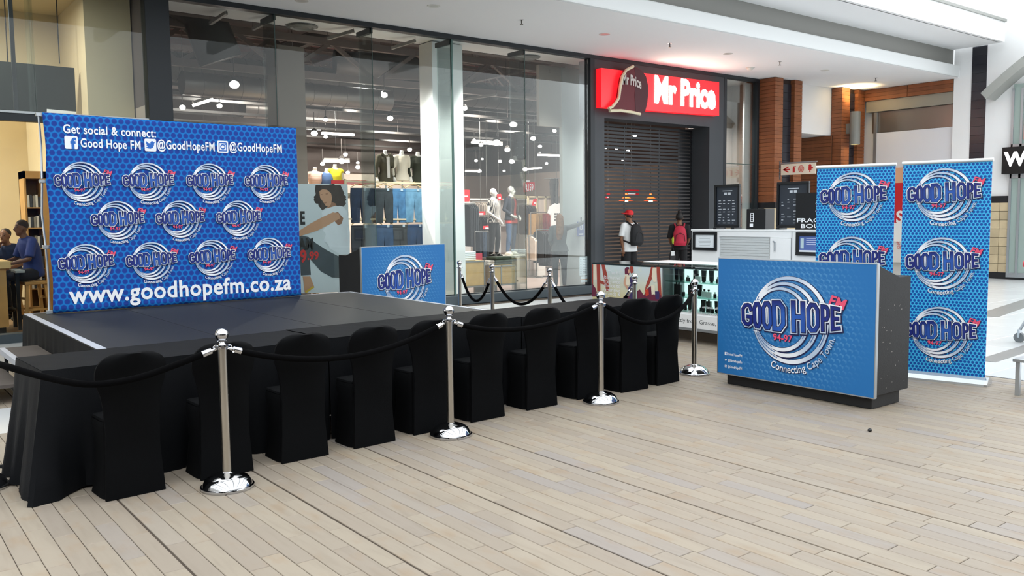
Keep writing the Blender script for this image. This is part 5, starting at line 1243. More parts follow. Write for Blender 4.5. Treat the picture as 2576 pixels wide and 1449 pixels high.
m2 = figure('mannequin', 'bald white mannequin in striped off-shoulder top and black trousers', 'mannequin', (b.x, YB, zb), math.radians(28), MJ2, MANQ, 1.72, True, face=.2)
link('top', top_mesh(MJ2, _stripe('top_stripe', '#d8d0c8', '#3c3638', 220, 0), True, .22, 1, 4, .03, .06), m2); link('trousers', legs_mesh(MJ2, mat('trousers_black', '#191719', .8), True, .97), m2); shoes(m2, MJ2, BLK)
t = thing('display_plinth', 'low dark plinth under the striped-top mannequin', 'plinth', (b.x, YB, 0)); MB().box(-.4, .4, -.4, .4, 0, zb-.001).obj('body', mat('plinth_dark', '#3a3231', .6), t, bevel=.01); MB().box(-.42, .42, -.42, .42, 0, .05).obj('kick_board', BLK, t)
# --- oak drawer units by the glass
OAK = mat('oak_panel', '#b99a62', .55, noise=(6, .12)); MET = mat('unit_frame', '#8d8c88', .4, metal=.6)
def drawers(label, pa, pb, Y, ztop):
    a, b = onY(*pa, Y), onY(*pb, Y); w = b.x-a.x; t = thing('drawer_unit', label, 'cabinet', (a.x, Y, 0), 0, 'oak display units by the glass')
    MB().box(0, w, 0, .7, .22, ztop).obj('body', OAK, t)
    for x in (0, w*.32, w-.03): MB().box(x, x+.03, -.012, .02, 0 if x != w*.32 else .22, ztop).obj('frame_post', MET, t)
    MB().box(0, w, -.012, .02, ztop-.03, ztop).obj('frame_rail', MET, t); MB().box(0, w, -.012, .02, .2, .23).obj('frame_rail', MET, t); MB().box(0, w, .66, .7, 0, .22).obj('frame_rail', MET, t)
    for x0, x1 in ((.035, w*.32-.005), (w*.32+.035, w-.035)): MB().box(x0, x1, -.006, .0, .24, ztop-.04).obj('door', OAK, t)
    return t, w
t, w = drawers('oak display unit half hidden by the white column', (1140, 700), (1220, 700), 14.2, .74); ax = t.location.x
t2, w2 = drawers('oak display unit in front of the white plinth', (1241, 700), (1298, 700), 14.15, .62); bx = t2.location.x
for i in range(5):
    x = ax+w*.5; MB().box(-.25, .25, -.2, .2, 0, .035).obj('folded_sweater', mat('folded_white', '#dbe4e8', .8, rand=.05), loc=(x, 14.5, .741+i*.036), bevel=.012, label='white folded top in the stack on the oak unit', cat='clothing', group='stack of white folded tops')
for i in range(3): MB().box(-.26, .26, -.18, .18, 0, .055).obj('folded_jacket', mat('folded_green', '#33402f', .8, noise=(10, .3)), loc=(bx+.42, 14.45, .621+i*.056), bevel=.02, label='dark green folded jacket stacked on the oak unit', cat='clothing', group='stack of green folded jackets')
for i in range(2): MB().box(-.15, .15, -.16, .16, 0, .05).obj('folded_shirt', mat('folded_print', '#a89d94', .8, noise=(20, .7)), loc=(bx+.0, 14.45, .621+i*.051), bevel=.018, label='patterned folded shirt beside the green jackets', cat='clothing', group='stack of patterned shirts')
t = thing('price_card', 'small pink-red price card standing behind the green jackets', 'sign', (bx+.08, 14.8, .621)); MB().box(-.12, .12, 0, .01, 0, .24).obj('card', mat('card_pink', '#d6586a', .5), t); MB().box(-.05, .05, -.03, .04, 0, .012).obj('foot', MET, t)
# --- racks of clothes further in
def garment_mesh(w, L, kind):
    mb = MB()
    o = [(-w, -L), (-w*1.05, -.12), (-w*.75, -.04), (-w*.2, .0), (w*.2, 0), (w*.75, -.04), (w*1.05, -.12), (w, -L)] if kind == 'top' else [(-w*.7, -L), (-w*.7, 0), (w*.7, 0), (w*.75, -L)]
    return mb.prism([(-.014, a, b) for a, b in o], (.022, 0, 0))
def rack(label, glabel, px0, px1, py, Y, cols, L=.75, kind='top', n=12, seed=0, depth=.22, legs=True):
    a, b = onY(px0, py, Y), onY(px1, py, Y); t = thing('clothes_rack', label, 'rack', (0, 0, 0)); z = a.z
    MB().tube([(a.x, Y, z), (b.x, Y, z)], .014, 8).obj('rail', MET, t, smooth=True)
    for x in (a.x, b.x):
        MB().tube([(x, Y, z), (x, Y, .02 if legs else z-.1)], .014, 8).obj('post', MET, t, smooth=True)
        if legs: MB().box(x-.02, x+.02, Y-.25, Y+.25, 0, .03).obj('foot', MET, t)
    rs = random.Random(seed); ms = [garment_mesh(depth, L*rs.uniform(.92, 1.05), kind).mesh('garment', mat('cloth_'+c, c, .85, noise=(8, .15))) for c in cols]
    for i in range(n):
        x = a.x+.04+(b.x-a.x-.08)*(i+.5)/n; me = ms[min(len(ms)-1, int(i*len(ms)/n))]
        o = link('garment', me, None, (x, Y, z-.03), rs.uniform(-.08, .08), label=glabel, cat='clothing', group=glabel)
rack('far rack of grey and beige tops left of the mannequins', 'grey-beige top hung on the far rack behind the mannequins', *[P8(255, 0)[0], P8(500, 0)[0]], P8(0, 250)[1], 23, ['#8d8177', '#a39588', '#6d645c'], .8, n=14, seed=1)
rack('rack of tan and red trousers beside the reaching woman', 'folded-over tan or red trousers on the far rack', *[P8(900, 0)[0], P8(1095, 0)[0]], P8(0, 372)[1], 20.5, ['#b08a5a', '#9c7a50', '#8f3a34', '#b24a42'], .68, 'pant', n=12, seed=2)
rack('rack of dark tops right of the blazer mannequin', 'dark maroon top hung on the rack by the mannequin', *[P8(760, 0)[0], P8(930, 0)[0]], P8(0, 280)[1], 21.5, ['#3c2a2b', '#2a2326', '#4b3a35'], .95, n=11, seed=3)
rack('low rack of black jackets left of the mannequins', 'black jacket hung on the low rack by the column', *[P8(275, 0)[0], P8(420, 0)[0]], P8(0, 405)[1], 19.5, ['#171618', '#221f22', '#2c2a2c'], .7, n=9, seed=4)
rack('rack of navy jackets behind the striped mannequin', 'navy jacket hung on the rack near the column', *[P8(160, 0)[0], P8(290, 0)[0]], P8(0, 270)[1], 18.8, ['#1e2228', '#252a30'], 1.1, n=8, seed=5)
rack('low rack of denim and dark trousers by the mannequins', 'dark denim trousers hung low by the mannequins', *[P8(285, 0)[0], P8(430, 0)[0]], P8(0, 580)[1], 18, ['#1d2533', '#2c3a4c', '#24262b'], .75, 'pant', n=9, seed=6)
rack('low rack of cream and black garments in mid store', 'cream or black garment on the low rack in mid store', *[P8(880, 0)[0], P8(960, 0)[0]], P8(0, 625)[1], 17.7, ['#cdb9a8', '#1c1a1c', '#26303a'], .65, n=6, seed=7)
rack('rack of black dresses behind the reaching woman', 'black dress hung behind the reaching woman', *[P8(965, 0)[0], P8(1100, 0)[0]], P8(0, 560)[1], 17.5, ['#1b171a', '#262024'], .9, n=9, seed=8)
rack('wall rack of pink tops behind the reaching woman', 'pink top hung on the wall rack', *[P8(1215, 0)[0], P8(1420, 0)[0]], P8(0, 385)[1], 21, ['#c07a78', '#d49a94', '#a85a5c', '#e0d2c8'], .7, n=12, seed=9)
rack('wall rack of pale striped shirts by the white panel', 'pale striped shirt hung on the wall rack by the panel', *[P8(1235, 0)[0], P8(1420, 0)[0]], P8(0, 545)[1], 19.5, ['#d7c3bd', '#c9aaa4', '#e3dad4'], 1.0, n=11, seed=10)
# shirts shown flat on the wall, trouser forms, frames, red price signs
TS = mat('tee_white', '#e3dedc', .8)
def tee(label, cx, top, Y, s, m, pr):
    p = onY(*P8(cx, top), Y); t = thing('display_shirt', label, 'shirt', (p.x, Y, p.z))
    MB().prism([(a*s, 0, b*s) for a, b in ((-.08, 0), (-.3, -.1), (-.38, -.3), (-.27, -.36), (-.25, -.28), (-.25, -.85), (.25, -.85), (.25, -.28), (.27, -.36), (.38, -.3), (.3, -.1), (.08, 0), (0, -.04))], (0, .04, 0)).obj('fabric', m, t)
    for i in range(3):
        for j in range(3): MB().box((-.13+i*.09)*s, (-.06+i*.09)*s, -.003, 0, (-.36-j*.09)*s, (-.3-j*.09)*s).obj('print_block', pr, t)
    MB().tube([(0, .02, -.03), (0, .02, 7.0-p.z)], .004, 6).obj('hook', MET, t)
tee('white printed T-shirt displayed on the frame behind the reaching woman', 1195, 270, 19.2, .95, TS, mat('print_grey', '#5a5350', .7))
tee('pale pink T-shirt displayed at the wall edge of the store', 1300, 250, 19.4, .9, mat('tee_pink', '#dcb0aa', .8), mat('print_rose', '#a86a6a', .7))
for i, (cx, c, nm) in enumerate(((955, '#4b4644', 'grey'), (1055, '#28344e', 'blue'))):
    p = onY(*P7(cx, 1265), 22); t = thing('trouser_form', '%s skinny trousers on a leg form high on the wall' % nm, 'mannequin', (p.x, 22, p.z))
    mb = MB(); loft(mb, [((0, 0, 0), .17, .11), ((0, 0, -.18), .19, .13)]); limb(mb, [(-.08, 0, -.15), (-.09, 0, -.5), (-.05, 0, -.98)], [.1, .075, .045]); limb(mb, [(.08, 0, -.15), (.08, 0, -.5), (.1, 0, -.98)], [.1, .075, .045])
    link('trousers', remesh(mb, 'trousers', denim('form_'+nm, c), .02, 4), t); MB().tube([(0, 0, 0), (0, 0, .0), (0, .5, .02)], .015, 6).obj('wall_arm', MET, t)
fr = thing('wall_frame_rack', 'pale metal wall frame with square bays behind the clothes', 'rack', (0, 0, 0)); FY = 22.2
a, b = onY(*P8(870, 190), FY), onY(*P8(1430, 190), FY)
for k in range(7): x = a.x+(b.x-a.x)*k/6; MB().box(x-.03, x+.03, FY-.02, FY+.02, 0, a.z).obj('upright', RW, fr)
MB().box(a.x, b.x, FY-.02, FY+.02, a.z-.05, a.z).obj('rail', RW, fr); MB().box(a.x, b.x, FY-.02, FY+.02, a.z-.75, a.z-.7).obj('rail', RW, fr); MB().box(a.x, b.x, FY+.02, FY+.04, .2, a.z-.02).obj('back_panel', mat('frame_back', '#cbb9ad', .7), fr)
a, b = onY(*P8(225, 215), 25), onY(*P8(880, 215), 25); fr2 = thing('wall_shelf_run', 'long white wall shelving at the back of the store', 'shelf', (0, 0, 0))
MB().box(a.x, b.x, 25, 25.3, a.z-.06, a.z).obj('top_board', WHITE, fr2); MB().box(a.x, b.x, 25.3, 25.33, 0, a.z).obj('back_panel', mat('shelf_back', '#d5c9c2', .7), fr2); MB().box(a.x, b.x, 25, 25.3, a.z-1.0, a.z-.96).obj('shelf_board', WHITE, fr2)
for x in (a.x, (a.x+b.x)/2, b.x): MB().box(x-.02, x+.02, 25, 25.3, 0, a.z).obj('upright', WHITE, fr2)
def redsign(label, quad, Y, txt=None):
    q = [onY(*p, Y) for p in quad]; t = thing('price_sign', label, 'sign', (0, 0, 0), 0, 'red price signs in the store'); MB().prism(q, (0, .015, 0)).obj('card', mat('sale_red', '#d2212c', .5), t)
    c = (q[0]+q[2])/2; W = abs(q[1].x-q[0].x)
    if txt: mb = MB(); addtext(mb, txt, c.x, c.z-.14, .2, y=Y-.003, bold=.03, fit=W*.72); mb.obj('lettering', PWHITE, t, fix=False); MB().box(c.x-W*.3, c.x+W*.05, Y-.003, Y-.001, c.z+.13, c.z+.18).obj('text_line', PWHITE, t)
    else: MB().box(c.x-W*.25, c.x+W*.25, Y-.003, Y-.001, c.z-.04, c.z+.0).obj('text_line', PWHITE, t)
    MB().tube([((q[0].x+q[1].x)/2, Y+.02, q[0].z-.02), ((q[0].x+q[1].x)/2, Y+.02, 7.0)], .006, 6).obj('hanger_rod', MET, t)
redsign('hanging red price sign reading R159 above the back of the store', [P8(*p) for p in ((820, 40), (945, 35), (945, 118), (825, 150))], 21, 'R159')
redsign('red price card on the rack by the blazer mannequin head', [P8(*p) for p in ((527, 172), (572, 165), (588, 235), (540, 240))], 22)
redsign('slanted red price card on the rail above the tan trousers', [P8(*p) for p in ((935, 222), (973, 215), (955, 298), (915, 292))], 20)
redsign('red banner at the column edge of the far store', [P8(*p) for p in ((150, 118), (226, 122), (224, 250), (150, 252))], 20)
redsign('red price card low behind the striped mannequin', [P8(*p) for p in ((305, 360), (400, 358), (400, 398), (305, 398))], 20.5)
redsign('red card among the low racks by the mannequin knees', [P8(*p) for p in ((375, 520), (470, 515), (470, 555), (375, 556))], 19)
# notices on the pale panel
def notice(name, label, quad, Y, m, ins): 
    q = [onY(*P8(*p), Y) for p in quad]; t = thing(name, label, 'notice', (0, 0, 0)); MB().prism(q, (0, .006, 0)).obj('sheet', m, t); ins(t, q)
def ins_blue(t, q):
    c = (q[0]+q[2])/2; W = q[1].x-q[0].x; mb = MB(); stroke(mb, [(c.x-W*.14, c.z-.0), (c.x+W*.14, c.z), (c.x+W*.14, c.z+.18), (c.x-W*.14, c.z+.18)], .02, q[0].y-.003, True); mb.obj('phone_symbol', PWHITE, t, fix=False); MB().box(c.x-W*.3, c.x+W*.3, q[0].y-.003, q[0].y-.001, c.z-.13, c.z-.1).obj('text_line', PWHITE, t)
    MB().box(c.x-.015, c.x+.015, q[0].y-.01, q[0].y, q[0].z, q[0].z+.1).obj('clip', BLK, t)
def ins_list(t, q):
    W = q[1].x-q[0].x; H_ = q[0].z-q[3].z
    for i in range(9): MB().box(q[0].x+W*.1, q[0].x+W*.22, q[0].y-.003, q[0].y-.001, q[0].z-H_*(.17+i*.09), q[0].z-H_*(.15+i*.09)).obj('text_line', GREYTXT, t); MB().box(q[0].x+W*.4, q[0].x+W*.9, q[0].y-.003, q[0].y-.001, q[0].z-H_*(.17+i*.09), q[0].z-H_*(.15+i*.09)).obj('text_line', GREYTXT, t)
def ins_st(t, q):
    W = q[1].x-q[0].x; H_ = q[0].z-q[3].z; MB().box(q[0].x, q[1].x, q[0].y-.003, q[0].y-.001, q[0].z-H_*.55, q[0].z-H_*.45).obj('orange_stripe', mat('sticker_orange', '#d98a3c', .5), t)
NYP = 14.55
notice('blue_notice', 'blue notice with white phone symbol on the pale panel', ((1415, 475), (1497, 475), (1497, 635), (1413, 635)), NYP, mat('notice_blue', '#2a4a98', .5), ins_blue)
notice('opening_hours_sheet', 'white opening-hours list low on the shop glass', ((1440, 858), (1526, 855), (1526, 1065), (1440, 1068)), YS+.03, PAPER, ins_list)
notice('glass_sticker', 'small white and orange sticker below the opening hours', ((1455, 1080), (1526, 1075), (1526, 1140), (1455, 1145)), YS+.03, PAPER, ins_st)
# --- pendant lamps behind the roller door, side display dress
for px in (1575, 1637):
    p = onY(px, 503, 15.2); t = thing('pendant_lamp', 'orange pendant lamp behind the roller shutter, %s the dark jamb' % ('nearer' if px < 1600 else 'further from'), 'lamp', (p.x, 15.2, p.z), 0, 'orange pendant lamps behind the shutter')
    MB().lathe([(.17, -.02), (.2, 0), (.06, .07), (.03, .16), (.001, .17)], n=20, cap=False).obj('shade', mat('pendant_orange', '#d9541e', .4, emit=('#e0561c', .8)), t, smooth=True); MB().ell((0, 0, -.03), (.05, .05, .06), 10, 8).obj('bulb', mat('pendant_bulb', '#fff', emit=('#ffe6a0', 6)), t); MB().tube([(0, 0, .16), (0, 0, 6.99-p.z)], .006, 6).obj('cord', BLK, t)
redsign('red sale sign behind the roller shutter', [(1570, 478), (1608, 476), (1608, 492), (1570, 492)], 17)
redsign('narrow red sign behind the roller shutter edge', [(1527, 487), (1535, 487), (1531, 500), (1524, 500)], 17)
p = onY(1860, 485, 13.8)
def _leo():
    t = NT('leopard_pink', .8, .2); tc = t.n('ShaderNodeTexCoord'); v = t.n('ShaderNodeTexVoronoi'); v.inputs['Scale'].default_value = 26; t.t.links.new(tc.outputs['Object'], v.inputs['Vector'])
    return t.out(t.mix(t.ss(v.outputs[0], .3, .42), '#6a3a3c', '#d9a09a'))
t = thing('display_dress', 'pink leopard print dress on a bust in the narrow side window', 'dress', (p.x-.02, 13.8, p.z-1.5)); link('body', body_mesh(BUST, MANQ, True, True, .016), t)
mb = MB(); loft(mb, [((0, 0, .62), .26, .2), ((0, 0, .8), .22, .17), ((0, 0, .93), .19, .14), ((0, 0, 1.07), .15, .12), ((0, 0, 1.28), .19, .14), ((0, 0, 1.42), .15, .1)]); [mb.tube([(s*.1, 0, 1.4), (s*.19, .02, 1.38), (s*.25, .03, 1.12)], [.07, .075, .06], 10) for s in (-1, 1)]
link('dress', remesh(mb, 'dress', _leo(), .016, 4), t); MB().cyl((0, 0, .62), (0, 0, -(p.z-1.5)), .02, n=8).obj('stand', ALU, t)
# --- store ceiling: beams, trusses, ducts, rails and lamps
STL = mat('truss_steel', '#6f625d', .6, noise=(4, .1)); DCT = mat('duct_silver', '#77706c', .35, metal=.6); DRK = mat('duct_dark', '#3b3735', .6); RED_ = mat('red_pipe', '#6e3330', .6)
tn = ['nearest', 'second', 'third', 'rearmost']
for i, y in enumerate((16.4, 19.4, 22.4, 25.4)):
    t = thing('roof_truss', 'steel lattice roof truss, %s to the glass inside the store' % tn[i], 'truss', (0, 0, 0), 0, 'store roof trusses')
    za, zb_ = ((4.5, 5.2), (4.95, 5.8), (5.3, 6.3), (5.4, 6.5))[i]
    for z in (za, zb_): MB().box(4.0, 17.4, y-.06, y+.06, z-.07, z+.07).obj('chord', STL, t)
    for k in range(13): x = 4.1+k*1.02; MB().bar((x, y, za if k % 2 else zb_), (x+1.02, y, zb_ if k % 2 else za), .08).obj('web', STL, t)
    for x in (5, 16): MB().tube([(x, y, zb_), (x, y, 6.999)], .03, 6).obj('hanger_rod', STL, t)
for i, (x, nm) in enumerate(((5.2, 'cafe'), (8.2, 'jeans'), (11.2, 'mannequin'), (14.2, 'portal'))):
    t = thing('roof_beam', 'long pale roof beam running back above the %s side of the store' % nm, 'beam', (0, 0, 0), 0, 'store roof beams'); MB().box(x, x+.14, 14.6, 28.8, 5.36, 5.56).obj('beam_body', mat('beam_pale', '#6b605c', .7), t); MB().box(x-.04, x+.18, 14.6, 28.8, 5.56, 5.59).obj('flange', mat('beam_pale', '#6b605c', .7), t)
def duct(label, pts, r, m, ribs=False, n=18):
    t = thing('air_duct', label, 'duct', (0, 0, 0), 0, 'store ceiling ducts'); MB().tube(pts, r, n).obj('casing', m, t, smooth=True)
    c = Vector(pts[0]).lerp(Vector(pts[-1]), .5); MB().tube([c, (c.x, c.y, 7.0)], .01, 5).obj('hanger_rod', STL, t)
    if ribs:
        a, b = Vector(pts[0]), Vector(pts[-1]); k = int((b-a).length/.35)
        for i in range(1, k): p = a.lerp(b, i/k); d = (b-a).normalized()*.012; MB().tube([p-d, p+d], r*1.03, n).obj('seam_ring', m, t)
    else: MB().tube([Vector(pts[0]), Vector(pts[0])+(Vector(pts[1])-Vector(pts[0])).normalized()*.05], r*1.08, n).obj('end_flange', m, t)
duct('ribbed silver round duct above the backdrop banner', [(5.2, 16.55, 4.15), (9.6, 16.55, 4.15)], .22, DCT, True)
duct('wide dark duct bending down near the dark pillar', [(4.5, 15.3, 5.6), (5.2, 15.3, 5.2), (5.5, 15.3, 4.4)], .38, DRK)
duct('long dark duct crossing the upper store', [(4.2, 18.2, 4.72), (17.2, 18.2, 4.72)], .3, DRK, True)
duct('dark duct near the white column top', [(8.8, 17.5, 5.0), (10.8, 16.9, 5.0)], .28, DRK)
duct('silver duct deep in the store', [(9.0, 23.5, 4.7), (17.2, 23.5, 4.7)], .28, DCT, True)
for i, (y, z, nm) in enumerate(((15.2, 6.2, 'front'), (15.8, 6.35, 'middle'), (20.6, 6.0, 'rear'))): MB().tube([(4.1, y, z), (17.3, y, z)], .05, 10).obj('ceiling_pipe', RED_, label='dull red pipe run in the %s of the store ceiling' % nm, cat='pipe', smooth=True)
rs = random.Random(21); rown = ['first', 'second', 'third', 'fourth', 'fifth', 'sixth', 'seventh', 'eighth', 'ninth']
for i in range(9):
    y = 17.4+i*1.35; z = 4.05+.35*((i*7) % 4)/3+.02*i; t = thing('cable_tray', 'dark cable tray across the store ceiling, %s row behind the glass' % rown[i], 'tray', (0, 0, 0), 0, 'dark cable trays of the store ceiling')
    MB().box(4.2, 20.5 if i > 2 else 17.3, y-.05, y+.05, z, z+.06).obj('tray_body', DRK, t)
    for x in (5.5, 9.5, 13.5): MB().tube([(x, y, z), (x, y, 6.999)], .008, 5).obj('drop_rod', STL, t)
for i in range(6):
    y = 15.2+i*2.3; t = thing('roof_purlin', 'brown roof purlin under the store ceiling, %s from the glass' % rown[i], 'beam', (0, 0, 0), 0, 'store roof purlins'); MB().box(4.0, 21.5, y-.07, y+.07, 6.72, 6.98).obj('web_plate', mat('purlin_brown', '#7d5f58', .7), t); MB().box(4.0, 21.5, y-.12, y+.12, 6.7, 6.72).obj('flange', mat('purlin_brown', '#7d5f58', .7), t)
TRK = mat('track_grey', '#8d8884', .5)
def track(label, a, b): 
    t = thing('lighting_track', label, 'track', (0, 0, 0), 0, 'lighting tracks in the store'); MB().bar(a, b, .05, .05).obj('bar', TRK, t)
    for p in (a, b): MB().tube([p, (p[0], p[1], 4.9 if p[1] < 14.3 else 6.98)], .004, 5).obj('wire', BLK, t)
for i, (pa, pb, Y) in enumerate((((415, 190), (545, 105), 13.9), ((760, 235), (925, 155), 13.9), ((1365, 315), (1575, 250), 13.9), ((1885, 390), (2075, 330), 13.9))):
    a, b = onY(*P5(*pa), Y+.3), onY(*P5(*pb), Y-.2); track('short grey lighting track behind the glass top, %s from the dark pillar' % ['first', 'second', 'third', 'fourth'][i], tuple(a), tuple(b))
a, b = onY(*P7(130, 545), 16.5), onY(*P7(430, 500), 15.6); track('suspended track between column and glass fin', tuple(a), tuple(b)); a, b = onY(*P7(520, 515), 15.5), onY(*P7(1050, 545), 14.9); track('suspended dark track in front of the pale bulkhead', tuple(a), tuple(b))
for i, (pa, pb, Y, nm) in enumerate((((205, 935), (480, 955), 21, 'by the column'), ((810, 1050), (1050, 1058), 23, 'over the far racks'), ((150, 1197), (290, 1200), 26, 'low at the back'), ((700, 1178), (840, 1168), 25, 'above the price sign'))):
    a, b = onY(*P7(*pa), Y), onY(*P7(*pb), Y); t = thing('strip_lamp', 'glowing white strip lamp %s' % nm, 'lamp', (0, 0, 0), 0, 'strip lamps in the store'); MB().bar(a, b, .06, .05).obj('tube', mat('strip_glow', '#fff', emit=('#fff1e6', 9.)), t); MB().bar(a+Vector((0, 0, .06)), b+Vector((0, 0, .06)), .09, .05).obj('housing', TRK, t); MB().tube([a.lerp(b, .5)+Vector((0, 0, .06)), (*a.lerp(b, .5).xy, 7.0)], .005, 5).obj('wire', BLK, t)
for i, (pa, pb, Y, nm) in enumerate((((275, 855), (435, 805), 17, 'above the backdrop'), ((1320, 1080), (1580, 1095), 20, 'beside the pier'), ((1330, 1305), (1540, 1308), 22, 'over the small busts'))):
    a, b = onY(*P5(*pa), Y), onY(*P5(*pb), Y); t = thing('strip_lamp', 'glowing white strip lamp %s' % nm, 'lamp', (0, 0, 0), 0, 'strip lamps in the store'); MB().bar(a, b, .06, .05).obj('tube', mat('strip_glow', '#fff', emit=('#fff1e6', 9.)), t); MB().bar(a+Vector((0, 0, .06)), b+Vector((0, 0, .06)), .09, .05).obj('housing', TRK, t); MB().tube([a.lerp(b, .5)+Vector((0, 0, .06)), (*a.lerp(b, .5).xy, 7.0)], .005, 5).obj('wire', BLK, t)
SPG = mat('spot_glow', '#ffffff', emit=('#fff2ea', 22.)); SPB = mat('spot_body', '#57514e', .5)
def spot_mesh():
    a = MB(); a.lathe([(.001, 0), (.075, 0)], n=16, cap=False); b = MB(); b.lathe([(.08, -.005), (.085, 0), (.07, .1), (.04, .15), (.001, .155)], n=16, cap=False); c = MB(); c.tube([(0, 0, .14), (0, 0, .5)], .01, 6)
    return a.mesh('lens', SPG), b.mesh('can', SPB, True), c.mesh('stem', SPB)
LM, CM, SM = spot_mesh()
spots = [(*P5(610, 685), 15.6, 1.25), (*P5(190, 870), 17, .8), (*P5(490, 858), 18, .8), (*P5(1825, 770), 16, .95), (*P5(1872, 958), 17.5, 1.0), (*P5(1258, 1080), 19, 1.1), (*P5(1480, 1305), 21, 1.3), (*P5(1325, 1327), 22, .9), (*P5(1610, 1355), 23, 1.0), (*P5(1610, 1318), 24, .7), (*P5(1510, 1252), 22, .9), (*P5(1530, 1398), 24, .9), (*P5(2030, 1212), 20, .9), (*P5(1350, 1108), 22, .8), (*P5(1350, 970), 20, .8),
         (*P7(580, 772), 18, 1.2), (*P7(432, 938), 19, 1.5), (*P7(530, 1002), 21, 1.2), (*P7(765, 900), 20, 1.1), (*P7(828, 972), 22, .9), (*P7(960, 830), 20, .9), (*P7(1052, 800), 20, .8), (*P7(568, 1110), 23, 1.2), (*P7(462, 1108), 24, .9), (*P7(245, 1102), 24, .8), (*P7(270, 1195), 26, 1.2), (*P7(692, 1180), 25, 1.3), (*P7(887, 1127), 24, .8), (*P7(500, 1195), 26, .7), (*P7(140, 625), 17, .9), (*P7(290, 958), 20, .9), (*P7(826, 1030), 24, .6), (*P7(228, 913), 22, .6), (*P7(302, 1087), 25, .6), (*P7(605, 560), 18, .4), (1597, 341, 17, .8), (1551, 373, 18, .7), (1580, 380, 18, .7), (1566, 401, 19, .7), (1524, 372, 18, .5)]
for i, (px, py, Y, s) in enumerate(spots):
    p = onY(px, py, Y); t = thing('ceiling_spotlight', 'glowing white spotlight hanging among the pipes of the store ceiling', 'spotlight', p, 0, 'store ceiling spotlights')
    d = (CAMP-p).normalized(); s2 = s*.9
    for nm, me in (('lens', LM), ('can', CM)):
        o = link(nm, me, t); o.scale = (s2,)*3; o.rotation_mode = 'QUATERNION'; tgt = Vector((d.x*.8, d.y*.8, -.75)).normalized(); o.rotation_quaternion = (-tgt).to_track_quat('Z', 'Y')
    o = link('stem', SM, t); o.scale = (1, 1, s2)
# working beams of some of the spotlights
for x, y, z, tx, ty, tz, e in ((7.5, 15.9, 4.6, 8.2, 14.6, 1.5, 260), (9.2, 17, 4.6, 9, 15.2, 2.4, 220), (13.2, 17.5, 4.6, 12, 15, .8, 260), (12.2, 17, 4.6, 12.6, 18.8, 1.2, 260), (15, 20, 4.6, 15.5, 22, 1.5, 320), (13, 22, 4.6, 13.5, 24, 1.6, 320), (17, 21, 4.6, 16.8, 23, 2, 240), (10.5, 20, 4.6, 11, 24, 1.5, 320), (7.4, 19, 4.6, 7, 24, 2, 260), (15, 16, 4.4, 14.6, 18, .5, 220), (12, 25, 4.6, 12, 28.5, 1.8, 380), (16, 26, 4.6, 16, 28.8, 1.8, 300)):
    l = bpy.data.lights.new('spotlight_beam', 'SPOT'); l.energy = e*1.3; l.color = (1, .93, .86); l.spot_size = math.radians(110); l.spot_blend = .9; l.shadow_soft_size = .08
    o = bpy.data.objects.new('spotlight_beam', l); COL.objects.link(o); o.location = (x, y, z); o.rotation_mode = 'QUATERNION'; o.rotation_quaternion = (Vector((tx, ty, tz))-Vector((x, y, z))).to_track_quat('-Z', 'Y')
# added fill spots: column sun patch, poster, reaching woman, side window, roller door
for x, y, z, tx, ty, tz, e, sz in ((8.0, 13.5, 4.7, 9.3, 13.9, 1.3, 520, 60), (10.2, 13.45, 4.7, 9.4, 13.9, .9, 420, 60), (6.6, 13.5, 4.6, 6.7, 13.95, 1.4, 90, 70), (12.2, 13.6, 4.75, 12.5, 14.3, .8, 90, 75), (17.3, 13.5, 4.7, 17.6, 14.2, 1.6, 160, 90), (14.6, 14.1, 4.4, 15.2, 17, .6, 420, 120)):
    l = bpy.data.lights.new('window_fill_beam', 'SPOT'); l.energy = e; l.color = (1, .98, .95); l.spot_size = math.radians(sz); l.spot_blend = .95; l.shadow_soft_size = .2
    o = bpy.data.objects.new('window_fill_beam', l); COL.objects.link(o); o.location = (x, y, z); o.rotation_mode = 'QUATERNION'; o.rotation_quaternion = (Vector((tx, ty, tz))-Vector((x, y, z))).to_track_quat('-Z', 'Y')
# ceiling vent and hanging black speaker panel in the window soffit
for px, py in ((760, 68), (1327, 145)):
    p = onZ(px, py, 4.9); t = thing('ceiling_vent', 'round grey air vent in the window soffit above the %s' % ('backdrop' if px < 1000 else 'mannequins'), 'vent', (p.x, p.y, 4.905)); MB().lathe([(.22, 0), (.24, -.01), (.2, -.03), (.16, -.012), (.12, -.03), (.08, -.012), (.001, -.03)], n=28).obj('diffuser', mat('vent_grey', '#7d817f', .5), t, smooth=True); MB().lathe([(.27, -.004), (.27, 0)], n=28).obj('ring', mat('vent_grey', '#7d817f', .5), t)
q = [onY(*P7(*p), 16) for p in ((600, 840), (700, 835), (702, 1075), (604, 1078))]; t = thing('hanging_panel', 'black hanging panel with small bolts between the spotlights', 'panel', (0, 0, 0)); MB().prism(q, (0, .06, 0)).obj('panel_board', BLK, t)
for fx in (.15, .75):
    for fz in (.1, .4, .6, .9): p = q[0].lerp(q[1], fx).lerp(q[3].lerp(q[2], fx), fz); MB().ell((p.x, p.y-.003, p.z), (.012, .008, .012), 8, 6).obj('bolt', ALU, t)
MB().tube([(q[0].lerp(q[1], .5)), q[0].lerp(q[1], .5)+Vector((0, 0, 6.98-q[0].z))], .006, 5).obj('wire', BLK, t)
